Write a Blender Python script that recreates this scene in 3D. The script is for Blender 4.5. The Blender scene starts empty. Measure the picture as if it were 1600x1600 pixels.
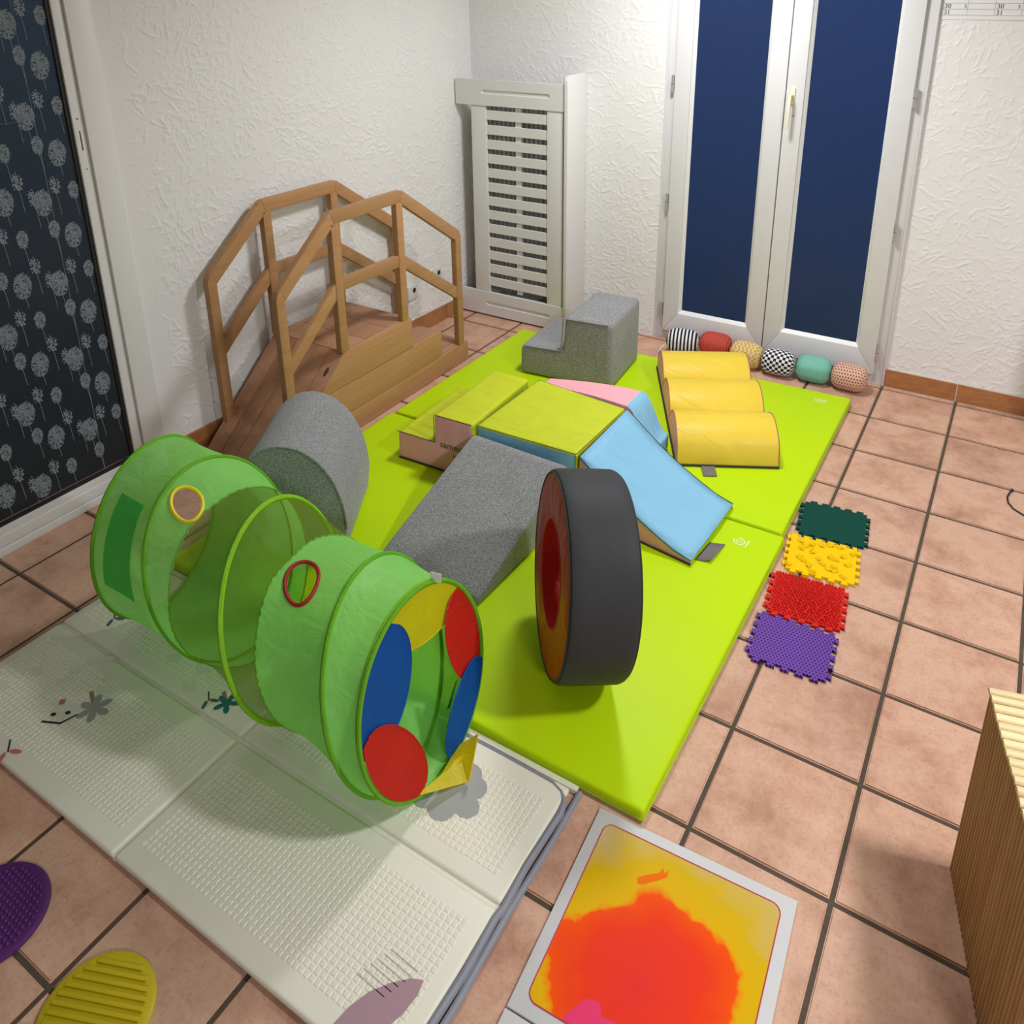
import bpy, bmesh, math, random
import numpy as np
from mathutils import Vector, Matrix

SC = bpy.context.scene
COL = SC.collection
random.seed(7)
rng = np.random.default_rng(7)
PI = math.pi

# ------------------------------------------------------------------ camera
YAW, PITCH, ROLL = -0.5509, -0.3384, -0.008
cd = bpy.data.cameras.new('camera')
cam = bpy.data.objects.new('camera', cd)
COL.objects.link(cam)
SC.camera = cam
fw = Vector((math.sin(YAW) * math.cos(PITCH), math.cos(YAW) * math.cos(PITCH), math.sin(PITCH)))
rt = Vector((math.cos(YAW), -math.sin(YAW), 0))
up_ = rt.cross(fw)
r2 = math.cos(ROLL) * rt + math.sin(ROLL) * up_
u2 = -math.sin(ROLL) * rt + math.cos(ROLL) * up_
cam.matrix_world = Matrix(((r2.x, u2.x, -fw.x, 0.0928), (r2.y, u2.y, -fw.y, -3.7296), (r2.z, u2.z, -fw.z, 1.9182), (0, 0, 0, 1)))
cd.sensor_width = 36
cd.lens = 36 * 1292.9 / 1600
cd.shift_x = -(820.24 - 800) / 1600
cd.shift_y = (426.18 - 800) / 1600
cd.clip_start = 0.05

# ------------------------------------------------------------------ world: dusk outside the glass doors
w = bpy.data.worlds.new('dusk')
SC.world = w
w.use_nodes = True
nt = w.node_tree
bg = nt.nodes['Background']
tc = nt.nodes.new('ShaderNodeTexCoord')
sx = nt.nodes.new('ShaderNodeSeparateXYZ')
mr = nt.nodes.new('ShaderNodeMapRange')
mr.inputs['From Min'].default_value = -0.55
mr.inputs['From Max'].default_value = 0.35
rp = nt.nodes.new('ShaderNodeValToRGB')
rp.color_ramp.elements[0].color = (0.005, 0.008, 0.013, 1)
rp.color_ramp.elements[1].color = (0.014, 0.05, 0.19, 1)
nt.links.new(tc.outputs['Generated'], sx.inputs[0])
nt.links.new(sx.outputs['Z'], mr.inputs['Value'])
nt.links.new(mr.outputs[0], rp.inputs[0])
nt.links.new(rp.outputs[0], bg.inputs['Color'])
bg.inputs['Strength'].default_value = 1.0

# ------------------------------------------------------------------ the room's ceiling lights, plus an added rear fill
def area(name, loc, size, power, color):
    l = bpy.data.lights.new(name, 'AREA')
    l.shape = 'DISK'
    l.size = size
    l.energy = power
    l.color = color
    o = bpy.data.objects.new(name, l)
    o.location = loc
    COL.objects.link(o)
    return o
area('ceiling_light_main', (0.95, -1.95, 2.38), 0.26, 43, (0.98, 0.985, 1.0))
area('ceiling_light_corner', (-1.15, -0.55, 2.44), 0.40, 34, (0.97, 0.985, 1.0))
area('fill_light_rear', (2.0, -4.7, 2.42), 0.60, 66, (0.97, 0.985, 1.0))  # unseen, added as fill for faces turned towards the camera

SC.view_settings.view_transform = 'Standard'
SC.view_settings.look = 'None'
SC.view_settings.gamma = 1
SC.view_settings.exposure = 0.1
SC.view_settings.use_curve_mapping = False

# ------------------------------------------------------------------ helpers
def wloc(o):
    v = Vector((0, 0, 0))
    while o is not None:
        v += o.location
        o = o.parent
    return v

def tag(o, label=None, cat=None, group=None, kind=None):
    if label: o['label'] = label
    if cat: o['category'] = cat
    if group: o['group'] = group
    if kind: o['kind'] = kind
    return o

def thing(name, label, cat, loc, group=None, kind=None):
    o = bpy.data.objects.new(name, None)
    o.empty_display_size = 0.05
    o.location = loc
    COL.objects.link(o)
    return tag(o, label, cat, group, kind)

def from_bm(name, bm, mat, parent=None, origin=None, smooth=True, ang=40):
    """bm holds world coordinates; the object's origin goes to its parent's origin or to its own base"""
    if origin is None:
        if parent is not None:
            origin = wloc(parent)
        else:
            co = [v.co for v in bm.verts]
            lo = Vector((min(c.x for c in co), min(c.y for c in co), min(c.z for c in co)))
            hi = Vector((max(c.x for c in co), max(c.y for c in co), max(c.z for c in co)))
            origin = Vector(((lo.x + hi.x) / 2, (lo.y + hi.y) / 2, lo.z))
    origin = Vector(origin)
    bm.transform(Matrix.Translation(-origin))
    me = bpy.data.meshes.new(name)
    bm.to_mesh(me)
    bm.free()
    if smooth:
        me.polygons.foreach_set('use_smooth', [True] * len(me.polygons))
        me.set_sharp_from_angle(angle=math.radians(ang))
    for m in (mat if isinstance(mat, (list, tuple)) else [mat]):
        me.materials.append(m)
    o = bpy.data.objects.new(name, me)
    COL.objects.link(o)
    if parent is not None:
        o.parent = parent
        o.location = origin - wloc(parent)
    else:
        o.location = origin
    return o

def inst(name, me, loc, parent, rot=None, mat=None):
    """one more object on shared mesh data; loc is in world coordinates"""
    o = bpy.data.objects.new(name, me)
    COL.objects.link(o)
    o.parent = parent
    o.location = Vector(loc) - wloc(parent)
    if rot is not None: o.rotation_euler = rot
    return o

def bm_box(lo, hi, bev=0.0, seg=2, bm=None):
    b = bmesh.new()
    x0, y0, z0 = lo; x1, y1, z1 = hi
    v = [b.verts.new(c) for c in ((x0,y0,z0),(x1,y0,z0),(x1,y1,z0),(x0,y1,z0),(x0,y0,z1),(x1,y0,z1),(x1,y1,z1),(x0,y1,z1))]
    for f in ((3,2,1,0),(4,5,6,7),(0,1,5,4),(1,2,6,5),(2,3,7,6),(3,0,4,7)): b.faces.new([v[i] for i in f])
    if bev: bmesh.ops.bevel(b, geom=list(b.edges), offset=bev, segments=seg, affect='EDGES', profile=0.6)
    return b

def bm_prism(poly, axis, lo, hi, bev=0.0, seg=2, limit=20):
    """poly: 2D outline; axis 'x' -> (y,z), 'y' -> (x,z), 'z' -> (x,y)"""
    def P(a, b_, t):
        return {'x': (t, a, b_), 'y': (a, t, b_), 'z': (a, b_, t)}[axis]
    b = bmesh.new()
    A = [b.verts.new(P(p[0], p[1], lo)) for p in poly]
    B = [b.verts.new(P(p[0], p[1], hi)) for p in poly]
    n = len(poly)
    b.faces.new(A); b.faces.new(B[::-1])
    for i in range(n):
        b.faces.new((A[i], B[i], B[(i + 1) % n], A[(i + 1) % n]))
    bmesh.ops.recalc_face_normals(b, faces=list(b.faces))
    if bev:
        es = [e for e in b.edges if len(e.link_faces) == 2 and e.calc_face_angle(0) > math.radians(limit)]
        bmesh.ops.bevel(b, geom=es, offset=bev, segments=seg, affect='EDGES', profile=0.6, clamp_overlap=True)
    return b

def join_bm(*bms):
    out = bmesh.new()
    for b in bms:
        me = bpy.data.meshes.new('tmp')
        b.to_mesh(me); b.free()
        out.from_mesh(me)
        bpy.data.meshes.remove(me)
    return out

def bm_tube(pts, r, closed=False, n=6, cap=True, rfun=None):
    pts = [Vector(p) for p in pts]
    m = len(pts)
    b = bmesh.new()
    rings = []
    ref = None
    for i in range(m):
        if closed: t = pts[(i + 1) % m] - pts[i - 1]
        else: t = pts[min(i + 1, m - 1)] - pts[max(i - 1, 0)]
        if t.length < 1e-9: t = Vector((0, 0, 1))
        t.normalize()
        if ref is None:
            ref = Vector((0, 0, 1)) if abs(t.z) < 0.9 else Vector((1, 0, 0))
        s = ref - t * ref.dot(t)
        if s.length < 1e-6: s = Vector((1, 0, 0)) - t * t.x
        s.normalize(); ref = s
        q = t.cross(s)
        rr = r if rfun is None else r * rfun(i / max(m - 1, 1))
        rings.append([b.verts.new(pts[i] + rr * (math.cos(2*PI*k/n) * s + math.sin(2*PI*k/n) * q)) for k in range(n)])
    for i in range(m if closed else m - 1):
        A, B = rings[i], rings[(i + 1) % m]
        for k in range(n):
            b.faces.new((A[k], A[(k + 1) % n], B[(k + 1) % n], B[k]))
    if cap and not closed:
        b.faces.new(rings[0][::-1]); b.faces.new(rings[-1])
    return b

def bm_grid(P, closed_u=False, keep=None):
    """P[nu][nv] -> quads; keep(i,j) tells whether a quad is built"""
    b = bmesh.new()
    nu, nv = len(P), len(P[0])
    V = [[b.verts.new(P[i][j]) for j in range(nv)] for i in range(nu)]
    for i in range(nu if closed_u else nu - 1):
        for j in range(nv - 1):
            if keep is None or keep(i, j):
                b.faces.new((V[i][j], V[(i + 1) % nu][j], V[(i + 1) % nu][j + 1], V[i][j + 1]))
    loose = [v for v in b.verts if not v.link_faces]
    bmesh.ops.delete(b, geom=loose, context='VERTS')
    return b

def bm_lathe(prof, c, n=32):
    """prof: (r, z) list, about a vertical axis through c"""
    P = [[(c[0] + r * math.cos(2*PI*k/n), c[1] + r * math.sin(2*PI*k/n), c[2] + z) for r, z in prof] for k in range(n)]
    b = bm_grid(P, closed_u=True)
    bmesh.ops.remove_doubles(b, verts=list(b.verts), dist=1e-5)
    bmesh.ops.recalc_face_normals(b, faces=list(b.faces))
    return b

def bm_flat(poly, z, up=True):
    b = bmesh.new()
    b.faces.new([b.verts.new((p[0], p[1], z)) for p in poly])
    bmesh.ops.recalc_face_normals(b, faces=list(b.faces))
    for f in b.faces:
        if (f.normal.z < 0) == up: f.normal_flip()
    return b

def split(bm, key):
    """sort a bmesh's faces into several by key(face)"""
    ks = {}
    bm.normal_update()
    bm.faces.ensure_lookup_table()
    for f in bm.faces: ks.setdefault(key(f), []).append(f.index)
    out = {}
    for k, idx in ks.items():
        c = bm.copy()
        c.faces.ensure_lookup_table()
        s = set(idx)
        bmesh.ops.delete(c, geom=[f for f in c.faces if f.index not in s], context='FACES')
        out[k] = c
    bm.free()
    return out

def rotz_bm(bm, ang, c):
    c = Vector((c[0], c[1], 0))
    bm.transform(Matrix.Translation(c) @ Matrix.Rotation(ang, 4, 'Z') @ Matrix.Translation(-c))
    return bm

def text_bm(s, size, mat4, extrude=0.0):
    cu = bpy.data.curves.new('txt', 'FONT')
    cu.body = s; cu.size = size; cu.extrude = extrude
    cu.resolution_u = 3
    o = bpy.data.objects.new('txt', cu)
    COL.objects.link(o)
    dg = bpy.context.evaluated_depsgraph_get()
    me = bpy.data.meshes.new_from_object(o.evaluated_get(dg))
    bm = bmesh.new(); bm.from_mesh(me)
    bpy.data.objects.remove(o); bpy.data.curves.remove(cu); bpy.data.meshes.remove(me)
    bm.transform(mat4)
    return bm

def bez(p0, p1, p2, n=8):
    return [((1-t)**2*p0[0]+2*t*(1-t)*p1[0]+t*t*p2[0], (1-t)**2*p0[1]+2*t*(1-t)*p1[1]+t*t*p2[1]) for t in [i/n for i in range(n+1)]]

# ------------------------------------------------------------------ materials
class N:
    def __init__(s, name):
        s.m = bpy.data.materials.new(name); s.m.use_nodes = True
        s.t = s.m.node_tree; s.b = s.t.nodes['Principled BSDF']; s.out = s.t.nodes['Material Output']
    def n(s, typ, **k):
        x = s.t.nodes.new(typ)
        for a, v in k.items():
            if a in x.inputs: x.inputs[a].default_value = v
            else: setattr(x, a, v)
        return x
    def l(s, a, b): s.t.links.new(a, b)
    def coord(s, kind='Object', scale=(1, 1, 1)):
        c = s.n('ShaderNodeTexCoord'); mp = s.n('ShaderNodeMapping')
        mp.inputs['Scale'].default_value = scale
        s.l(c.outputs[kind], mp.inputs['Vector'])
        return mp.outputs['Vector']
    def noise(s, vec, scale, detail=3, rough=0.55, dist=0.0):
        x = s.n('ShaderNodeTexNoise')
        x.inputs['Scale'].default_value = scale; x.inputs['Detail'].default_value = detail
        x.inputs['Roughness'].default_value = rough; x.inputs['Distortion'].default_value = dist
        s.l(vec, x.inputs['Vector'])
        return x.outputs['Fac']
    def ramp(s, fac, stops, interp='LINEAR'):
        x = s.n('ShaderNodeValToRGB'); cr = x.color_ramp; cr.interpolation = interp
        while len(cr.elements) < len(stops): cr.elements.new(0.5)
        for e, (p, c) in zip(cr.elements, stops):
            e.position = p; e.color = (*c, 1)
        s.l(fac, x.inputs['Fac'])
        return x.outputs['Color']
    def mix(s, fac, a, b, mode='MIX'):
        x = s.n('ShaderNodeMix', data_type='RGBA', blend_type=mode)
        for sock, v in ((x.inputs[0], fac), (x.inputs[6], a), (x.inputs[7], b)):
            if hasattr(v, 'links'): s.l(v, sock)
            else: sock.default_value = v if not isinstance(v, tuple) else (*v, 1)
        return x.outputs[2]
    def math(s, op, a, b=None, c=None):
        x = s.n('ShaderNodeMath', operation=op)
        for i, v in enumerate((a, b, c)):
            if v is None: continue
            if hasattr(v, 'links'): s.l(v, x.inputs[i])
            else: x.inputs[i].default_value = v
        return x.outputs[0]
    def sep(s, vec):
        x = s.n('ShaderNodeSeparateXYZ'); s.l(vec, x.inputs[0]); return x.outputs
    def col(s, c):
        if hasattr(c, 'links'): s.l(c, s.b.inputs['Base Color'])
        else: s.b.inputs['Base Color'].default_value = (*c, 1)
    def bump(s, h, strength=0.3, dist=0.002):
        x = s.n('ShaderNodeBump'); x.inputs['Strength'].default_value = strength; x.inputs['Distance'].default_value = dist
        s.l(h, x.inputs['Height']); s.l(x.outputs[0], s.b.inputs['Normal'])
    def set(s, **k):
        for a, v in k.items(): s.b.inputs[a.replace('_', ' ')].default_value = v
        return s

def lin(r, g, b):
    f = lambda c: (c / 255 / 12.92) if c <= 10 else ((c / 255 + 0.055) / 1.055) ** 2.4
    return (f(r), f(g), f(b))

def mk(name, c, rough=0.6, var=0.0, vs=6, bump=0.0, bs=300, bd=0.001, spec=0.5, sheen=0.0):
    m = N(name); v = m.coord()
    if var:
        m.col(m.mix(m.noise(v, vs), tuple(x * (1 - var) for x in c), tuple(min(1, x * (1 + var)) for x in c)))
    else: m.col(c)
    m.set(Roughness=rough)
    m.b.inputs['Specular IOR Level'].default_value = spec
    if sheen: m.b.inputs['Sheen Weight'].default_value = sheen
    if bump: m.bump(m.noise(v, bs, 2), bump, bd)
    return m.m

MAT = {}
MAT['plaster'] = mk('plaster', (0.80, 0.79, 0.785), 0.75, 0.02, 3, 0.25, 90, 0.0015, 0.35)
MAT['paint'] = mk('white_lacquer', (0.78, 0.775, 0.765), 0.4, 0.015, 4)
MAT['paint_cover'] = mk('cover_paint', (0.72, 0.715, 0.70), 0.5, 0.02, 4)
MAT['pvc'] = mk('white_pvc', (0.68, 0.675, 0.685), 0.35, 0.02, 5)
MAT['ceil'] = mk('ceiling_paint', (0.60, 0.60, 0.60), 0.9)
MAT['black'] = mk('black_rubber', (0.012, 0.012, 0.013), 0.6)
MAT['dark'] = mk('dark_gap', (0.02, 0.018, 0.016), 0.9)
MAT['cream'] = mk('cream_plastic', (0.80, 0.76, 0.55), 0.4)
MAT['metal'] = mk('steel', (0.6, 0.6, 0.6), 0.35)
MAT['metal'].node_tree.nodes['Principled BSDF'].inputs['Metallic'].default_value = 0.7
MAT['grout'] = mk('grout', (0.085, 0.062, 0.042), 0.95, 0.3, 20, 0.4, 150, 0.002)
MAT['radiator'] = mk('radiator_enamel', (0.55, 0.545, 0.54), 0.5)
MAT['vinyl_green'] = mk('lime_vinyl', (0.50, 0.73, 0.004), 0.42, 0.03, 4, 0.06, 60, 0.001, 0.13)
MAT['logo'] = mk('white_print', (0.75, 0.85, 0.45), 0.5)
MAT['piping_dark'] = mk('dark_piping', (0.03, 0.03, 0.03), 0.6)
MAT['piping_rose'] = mk('rose_piping', (0.40, 0.15, 0.12), 0.6)
MAT['piping_green'] = mk('lime_piping', (0.42, 0.62, 0.01), 0.4)

def tile_mat():
    m = N('terracotta_tile'); v = m.coord()
    oi = m.n('ShaderNodeObjectInfo')
    sh = m.n('ShaderNodeVectorMath', operation='SCALE'); m.l(oi.outputs['Random'], sh.inputs['Scale'])
    sh.inputs[0].default_value = (37, 53, 11)
    ad = m.n('ShaderNodeVectorMath', operation='ADD'); m.l(v, ad.inputs[0]); m.l(sh.outputs[0], ad.inputs[1])
    v2 = ad.outputs[0]
    a = m.noise(v2, 6, 7, 0.66, 0.15)
    c = m.ramp(a, [(0.30, (0.43, 0.23, 0.15)), (0.45, (0.57, 0.335, 0.235)), (0.58, (0.66, 0.415, 0.30)), (0.75, (0.57, 0.33, 0.235))])
    sp = m.ramp(m.noise(v2, 110, 3, 0.7), [(0.3, (0.72, 0.68, 0.66)), (0.5, (1, 1, 1)), (0.75, (1.0, 0.97, 0.94))])
    c = m.mix(0.55, c, sp, 'MULTIPLY')
    tone = m.ramp(oi.outputs['Random'], [(0, (0.92, 0.92, 0.92)), (1, (1.04, 1.02, 1.0))])
    m.col(m.mix(1.0, c, tone, 'MULTIPLY'))
    m.set(Roughness=0.55); m.b.inputs['Specular IOR Level'].default_value = 0.25
    m.bump(m.noise(v2, 45, 4, 0.65), 0.25, 0.002)
    return m.m
MAT['tile'] = tile_mat()

def plinth_mat():
    m = N('skirting_tile'); v = m.coord(scale=(6, 6, 30))
    m.col(m.ramp(m.noise(v, 2, 4), [(0.3, (0.32, 0.125, 0.045)), (0.7, (0.47, 0.21, 0.08))]))
    m.set(Roughness=0.42)
    return m.m
MAT['plinth'] = plinth_mat()
MAT['joint'] = mk('cement_joint', (0.62, 0.55, 0.46), 0.9)

def felt(name, lo, hi):
    m = N(name); v = m.coord()
    a = m.noise(v, 210, 4, 0.75)
    b = m.noise(v, 8, 3)
    c = m.ramp(a, [(0.36, lo), (0.62, hi)])
    m.col(m.mix(0.35, c, m.ramp(b, [(0.3, (0.75, 0.75, 0.76)), (0.7, (1, 1, 1))]), 'MULTIPLY'))
    m.set(Roughness=1.0); m.b.inputs['Specular IOR Level'].default_value = 0.1
    m.b.inputs['Sheen Weight'].default_value = 0.25
    m.bump(m.noise(v, 320, 3, 0.7), 0.6, 0.002)
    return m.m
MAT['felt'] = felt('grey_felt', (0.135, 0.138, 0.142), (0.40, 0.405, 0.41))

def leatherette(name, c, rough=0.42, wr=0.25, spec=0.2):
    m = N(name); v = m.coord(scale=(1, 1, 1))
    m.col(m.mix(m.noise(v, 5, 3), tuple(x * 0.93 for x in c), tuple(min(1, x * 1.05) for x in c)))
    m.set(Roughness=rough)
    m.b.inputs['Specular IOR Level'].default_value = spec
    v2 = m.coord(scale=(3, 9, 3))
    v2.node.inputs['Rotation'].default_value = (0, 0, 0.5)
    h = m.math('ADD', m.noise(v2, 2.2, 2, 0.4, 0.6), m.math('MULTIPLY', m.noise(v, 260, 2), 0.03))
    m.bump(h, wr, 0.03)
    return m.m
MAT['f_green'] = leatherette('olive_green_cover', (0.55, 0.62, 0.022), 0.5, 0.6)
MAT['f_pink'] = leatherette('pink_cover', (0.88, 0.41, 0.47), 0.5, 0.4)
MAT['f_blue'] = leatherette('light_blue_cover', (0.25, 0.53, 0.74), 0.5, 0.4)
MAT['f_yellow'] = leatherette('yellow_cover', (0.82, 0.60, 0.06), 0.42, 0.2)
MAT['f_black'] = leatherette('charcoal_cover', (0.045, 0.047, 0.051), 0.6, 0.1, 0.2)
MAT['f_red'] = leatherette('red_cover', (0.48, 0.016, 0.010), 0.4, 0.45, 0.25)
MAT['base_dark'] = mk('dark_base_cloth', (0.03, 0.028, 0.03), 0.8)
MAT['strap'] = mk('grey_strap', (0.17, 0.15, 0.155), 0.8, 0.1, 60)

def wood(name, dark, light, scale=(26, 1.6, 26), rough=0.5, spec=0.4):
    m = N(name); v = m.coord(scale=scale)
    oi = m.n('ShaderNodeObjectInfo')
    sh = m.n('ShaderNodeVectorMath', operation='SCALE'); m.l(oi.outputs['Random'], sh.inputs['Scale']); sh.inputs[0].default_value = (31, 17, 23)
    ad = m.n('ShaderNodeVectorMath', operation='ADD'); m.l(v, ad.inputs[0]); m.l(sh.outputs[0], ad.inputs[1])
    a = m.noise(ad.outputs[0], 1.0, 5, 0.6, 1.2)
    c = m.ramp(a, [(0.3, dark), (0.7, light)])
    t = m.ramp(oi.outputs['Random'], [(0, (0.88, 0.88, 0.88)), (1, (1.05, 1.05, 1.05))])
    m.col(m.mix(1.0, c, t, 'MULTIPLY'))
    m.set(Roughness=rough); m.b.inputs['Specular IOR Level'].default_value = spec
    m.bump(a, 0.1, 0.001)
    return m.m
MAT['wood'] = wood('beech_wood', (0.42, 0.215, 0.09), (0.50, 0.275, 0.125))
MAT['wood_ramp'] = wood('oiled_beech', (0.37, 0.18, 0.095), (0.47, 0.25, 0.14))
MAT['knot'] = mk('wood_knot', (0.09, 0.035, 0.015), 0.6)
MAT['reed'] = wood('bamboo_reed', (0.44, 0.26, 0.10), (0.58, 0.38, 0.17), scale=(40, 40, 3))
MAT['reed_top'] = wood('bamboo_top_slat', (0.62, 0.48, 0.23), (0.80, 0.66, 0.38), scale=(3, 40, 40))

def fabric(name, c, trans=0.45, alpha=1.0, tscale=1.0):
    m = N(name); v = m.coord()
    df = m.n('ShaderNodeBsdfDiffuse'); tr = m.n('ShaderNodeBsdfTranslucent'); gl = m.n('ShaderNodeBsdfGlossy')
    n1 = m.noise(v, 9, 4, 0.6, 0.8)
    cc = m.mix(n1, tuple(x * 0.9 for x in c), tuple(min(1, x * 1.08) for x in c))
    for b in (df, tr): m.l(cc, b.inputs['Color'])
    bp = m.n('ShaderNodeBump'); bp.inputs['Strength'].default_value = 0.36; bp.inputs['Distance'].default_value = 0.012
    vw = m.coord(scale=(5, 14, 9)); vw.node.inputs['Rotation'].default_value = (0.4, 0.3, 0.6)
    m.l(m.math('ADD', n1, m.math('MULTIPLY', m.noise(vw, 1.6, 3, 0.55, 1.0), 1.2)), bp.inputs['Height'])
    for b in (df, gl): m.l(bp.outputs[0], b.inputs['Normal'])
    gl.inputs['Roughness'].default_value = 0.45; gl.inputs['Color'].default_value = (0.9, 1, 0.9, 1)
    a = m.n('ShaderNodeMixShader'); a.inputs[0].default_value = trans
    m.l(df.outputs[0], a.inputs[1]); m.l(tr.outputs[0], a.inputs[2])
    g = m.n('ShaderNodeMixShader'); g.inputs[0].default_value = 0.025
    m.l(a.outputs[0], g.inputs[1]); m.l(gl.outputs[0], g.inputs[2])
    last = g.outputs[0]
    if alpha < 1:
        tp = m.n('ShaderNodeBsdfTransparent'); x = m.n('ShaderNodeMixShader'); x.inputs[0].default_value = alpha
        m.l(tp.outputs[0], x.inputs[1]); m.l(last, x.inputs[2]); last = x.outputs[0]
    m.l(last, m.out.inputs['Surface'])
    return m.m
MAT['nylon'] = fabric('green_nylon', (0.38, 0.93, 0.22), 0.46, 0.90)
MAT['nylon_dark'] = fabric('deep_green_nylon', (0.12, 0.68, 0.14), 0.4)
MAT['netting'] = fabric('olive_netting', (0.22, 0.36, 0.02), 0.3, 0.46)
MAT['ring'] = fabric('lime_ring_binding', (0.27, 0.62, 0.02), 0.15)
MAT['ring_end'] = fabric('green_ring_binding', (0.16, 0.46, 0.02), 0.15)
MAT['p_yellow'] = fabric('yellow_nylon', (0.95, 0.76, 0.015), 0.5)
MAT['p_red'] = fabric('red_nylon', (0.62, 0.02, 0.012), 0.2)
MAT['p_blue'] = fabric('blue_nylon', (0.004, 0.085, 0.38), 0.2)
MAT['trim_red'] = mk('dark_red_trim', (0.33, 0.012, 0.012), 0.6)
MAT['trim_yellow'] = mk('yellow_trim', (0.85, 0.72, 0.02), 0.6)
MAT['ribbon'] = mk('dark_green_ribbon', (0.01, 0.16, 0.02), 0.7)
MAT['label'] = mk('white_label', (0.85, 0.85, 0.85), 0.8)

def waffle():
    m = N('embossed_play_mat'); v = m.coord()
    m.col(m.mix(m.noise(v, 3, 3), (0.80, 0.78, 0.655), (0.84, 0.82, 0.69)))
    m.set(Roughness=0.42); m.b.inputs['Specular IOR Level'].default_value = 0.25
    return m.m
MAT['playmat'] = waffle()
MAT['playmat_plain'] = mk('smooth_play_mat', (0.77, 0.75, 0.63), 0.4, spec=0.25)
MAT['binding'] = mk('grey_binding', (0.27, 0.28, 0.33), 0.7, 0.1, 30)
for nm, c in dict(pr_black=(0.03, 0.03, 0.035), pr_grey=(0.27, 0.28, 0.29), pr_slate=(0.09, 0.13, 0.15), pr_teal=(0.02, 0.15, 0.15), pr_brown=(0.30, 0.22, 0.19), pr_white=(0.78, 0.76, 0.66), pr_coral=(0.55, 0.20, 0.13), pr_pink=(0.42, 0.26, 0.31), pr_ltgrey=(0.36, 0.37, 0.37), pr_rose=(0.52, 0.42, 0.40)).items():
    MAT[nm] = mk(nm.replace('pr_', 'print_'), c, 0.5)
for nm, c in dict(eva_green=(0.004, 0.06, 0.042), eva_yellow=(0.85, 0.55, 0.003), eva_red=(0.62, 0.022, 0.016)).items():
    MAT[nm] = mk(nm.replace('eva_', 'rubber_'), c, 0.6, spec=0.1)
def dotted(name, base, dot, k):
    m = N(name); v = m.coord(); s = m.sep(v)
    row = m.math('FLOOR', m.math('MULTIPLY', s[1], k))
    off = m.math('MULTIPLY', m.math('MODULO', m.math('ABSOLUTE', row), 2.0), 0.5)
    fx = m.math('SUBTRACT', m.math('FRACT', m.math('ADD', m.math('MULTIPLY', s[0], k), off)), 0.5)
    fy = m.math('SUBTRACT', m.math('FRACT', m.math('MULTIPLY', s[1], k)), 0.5)
    d = m.math('SQRT', m.math('ADD', m.math('MULTIPLY', fx, fx), m.math('MULTIPLY', fy, fy)))
    f = m.math('LESS_THAN', d, 0.27)
    m.col(m.mix(f, base, dot)); m.set(Roughness=0.6); m.b.inputs['Specular IOR Level'].default_value = 0.12
    m.bump(m.math('SUBTRACT', 1.0, f), 0.6, 0.003)
    return m.m
MAT['eva_purple'] = dotted('rubber_purple', (0.16, 0.065, 0.36), (0.04, 0.012, 0.11), 92)
MAT['disc_purple'] = mk('purple_disc_rubber', (0.085, 0.012, 0.13), 0.5)
MAT['disc_yellow'] = mk('yellow_disc_rubber', (0.50, 0.40, 0.004), 0.5, 0.08, 12)
MAT['frame_white'] = mk('tile_frame', (0.60, 0.60, 0.60), 0.45)
MAT['gel_edge'] = mk('gel_edge', (0.55, 0.06, 0.08), 0.5)
MAT['paper'] = mk('paper', (0.80, 0.79, 0.80), 0.8)
MAT['ink'] = mk('ink', (0.05, 0.05, 0.05), 0.8)
MAT['ink_lt'] = mk('grey_ink', (0.35, 0.34, 0.35), 0.8)

def gel(name, c0, stops):
    m = N(name); v = m.coord()
    mp = m.n('ShaderNodeVectorMath', operation='SUBTRACT'); m.l(v, mp.inputs[0]); mp.inputs[1].default_value = (*c0, 0)
    s = m.sep(mp.outputs[0])
    n1 = m.noise(v, 6.5, 3, 0.5, 0.2); n2 = m.noise(v, 60, 3, 0.6)
    ex = m.math('DIVIDE', s[0], 0.195); ey = m.math('DIVIDE', s[1], 0.205)
    d = m.math('SQRT', m.math('ADD', m.math('MULTIPLY', ex, ex), m.math('MULTIPLY', ey, ey)))
    d = m.math('ADD', d, m.math('ADD', m.math('MULTIPLY', m.math('SUBTRACT', n1, 0.5), 0.9), m.math('MULTIPLY', m.math('SUBTRACT', n2, 0.5), 0.10)))
    m.col(m.ramp(m.math('MULTIPLY', d, 0.5), [(p * 0.5, c) for p, c in stops])); m.set(Roughness=0.45); m.b.inputs['Specular IOR Level'].default_value = 0.06
    return m.m
MAT['gel'] = gel('coloured_gel', (0.0, -0.085), [(0.0, (0.80, 0.035, 0.03)), (0.6, (0.86, 0.045, 0.012)), (0.90, (0.90, 0.085, 0.003)), (0.94, (0.82, 0.30, 0.003)), (0.99, (0.74, 0.43, 0.003)), (1.30, (0.66, 0.43, 0.005)), (1.55, (0.60, 0.43, 0.12)), (1.8, (0.58, 0.46, 0.30))])
MAT['gel_pink'] = mk('pink_gel', (0.80, 0.05, 0.16), 0.5, spec=0.06)
MAT['gel_green'] = gel('green_gel', (0.0, 0.0), [(0.0, (0.25, 0.42, 0.01)), (0.9, (0.30, 0.45, 0.02)), (1.4, (0.5, 0.5, 0.2))])

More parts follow.
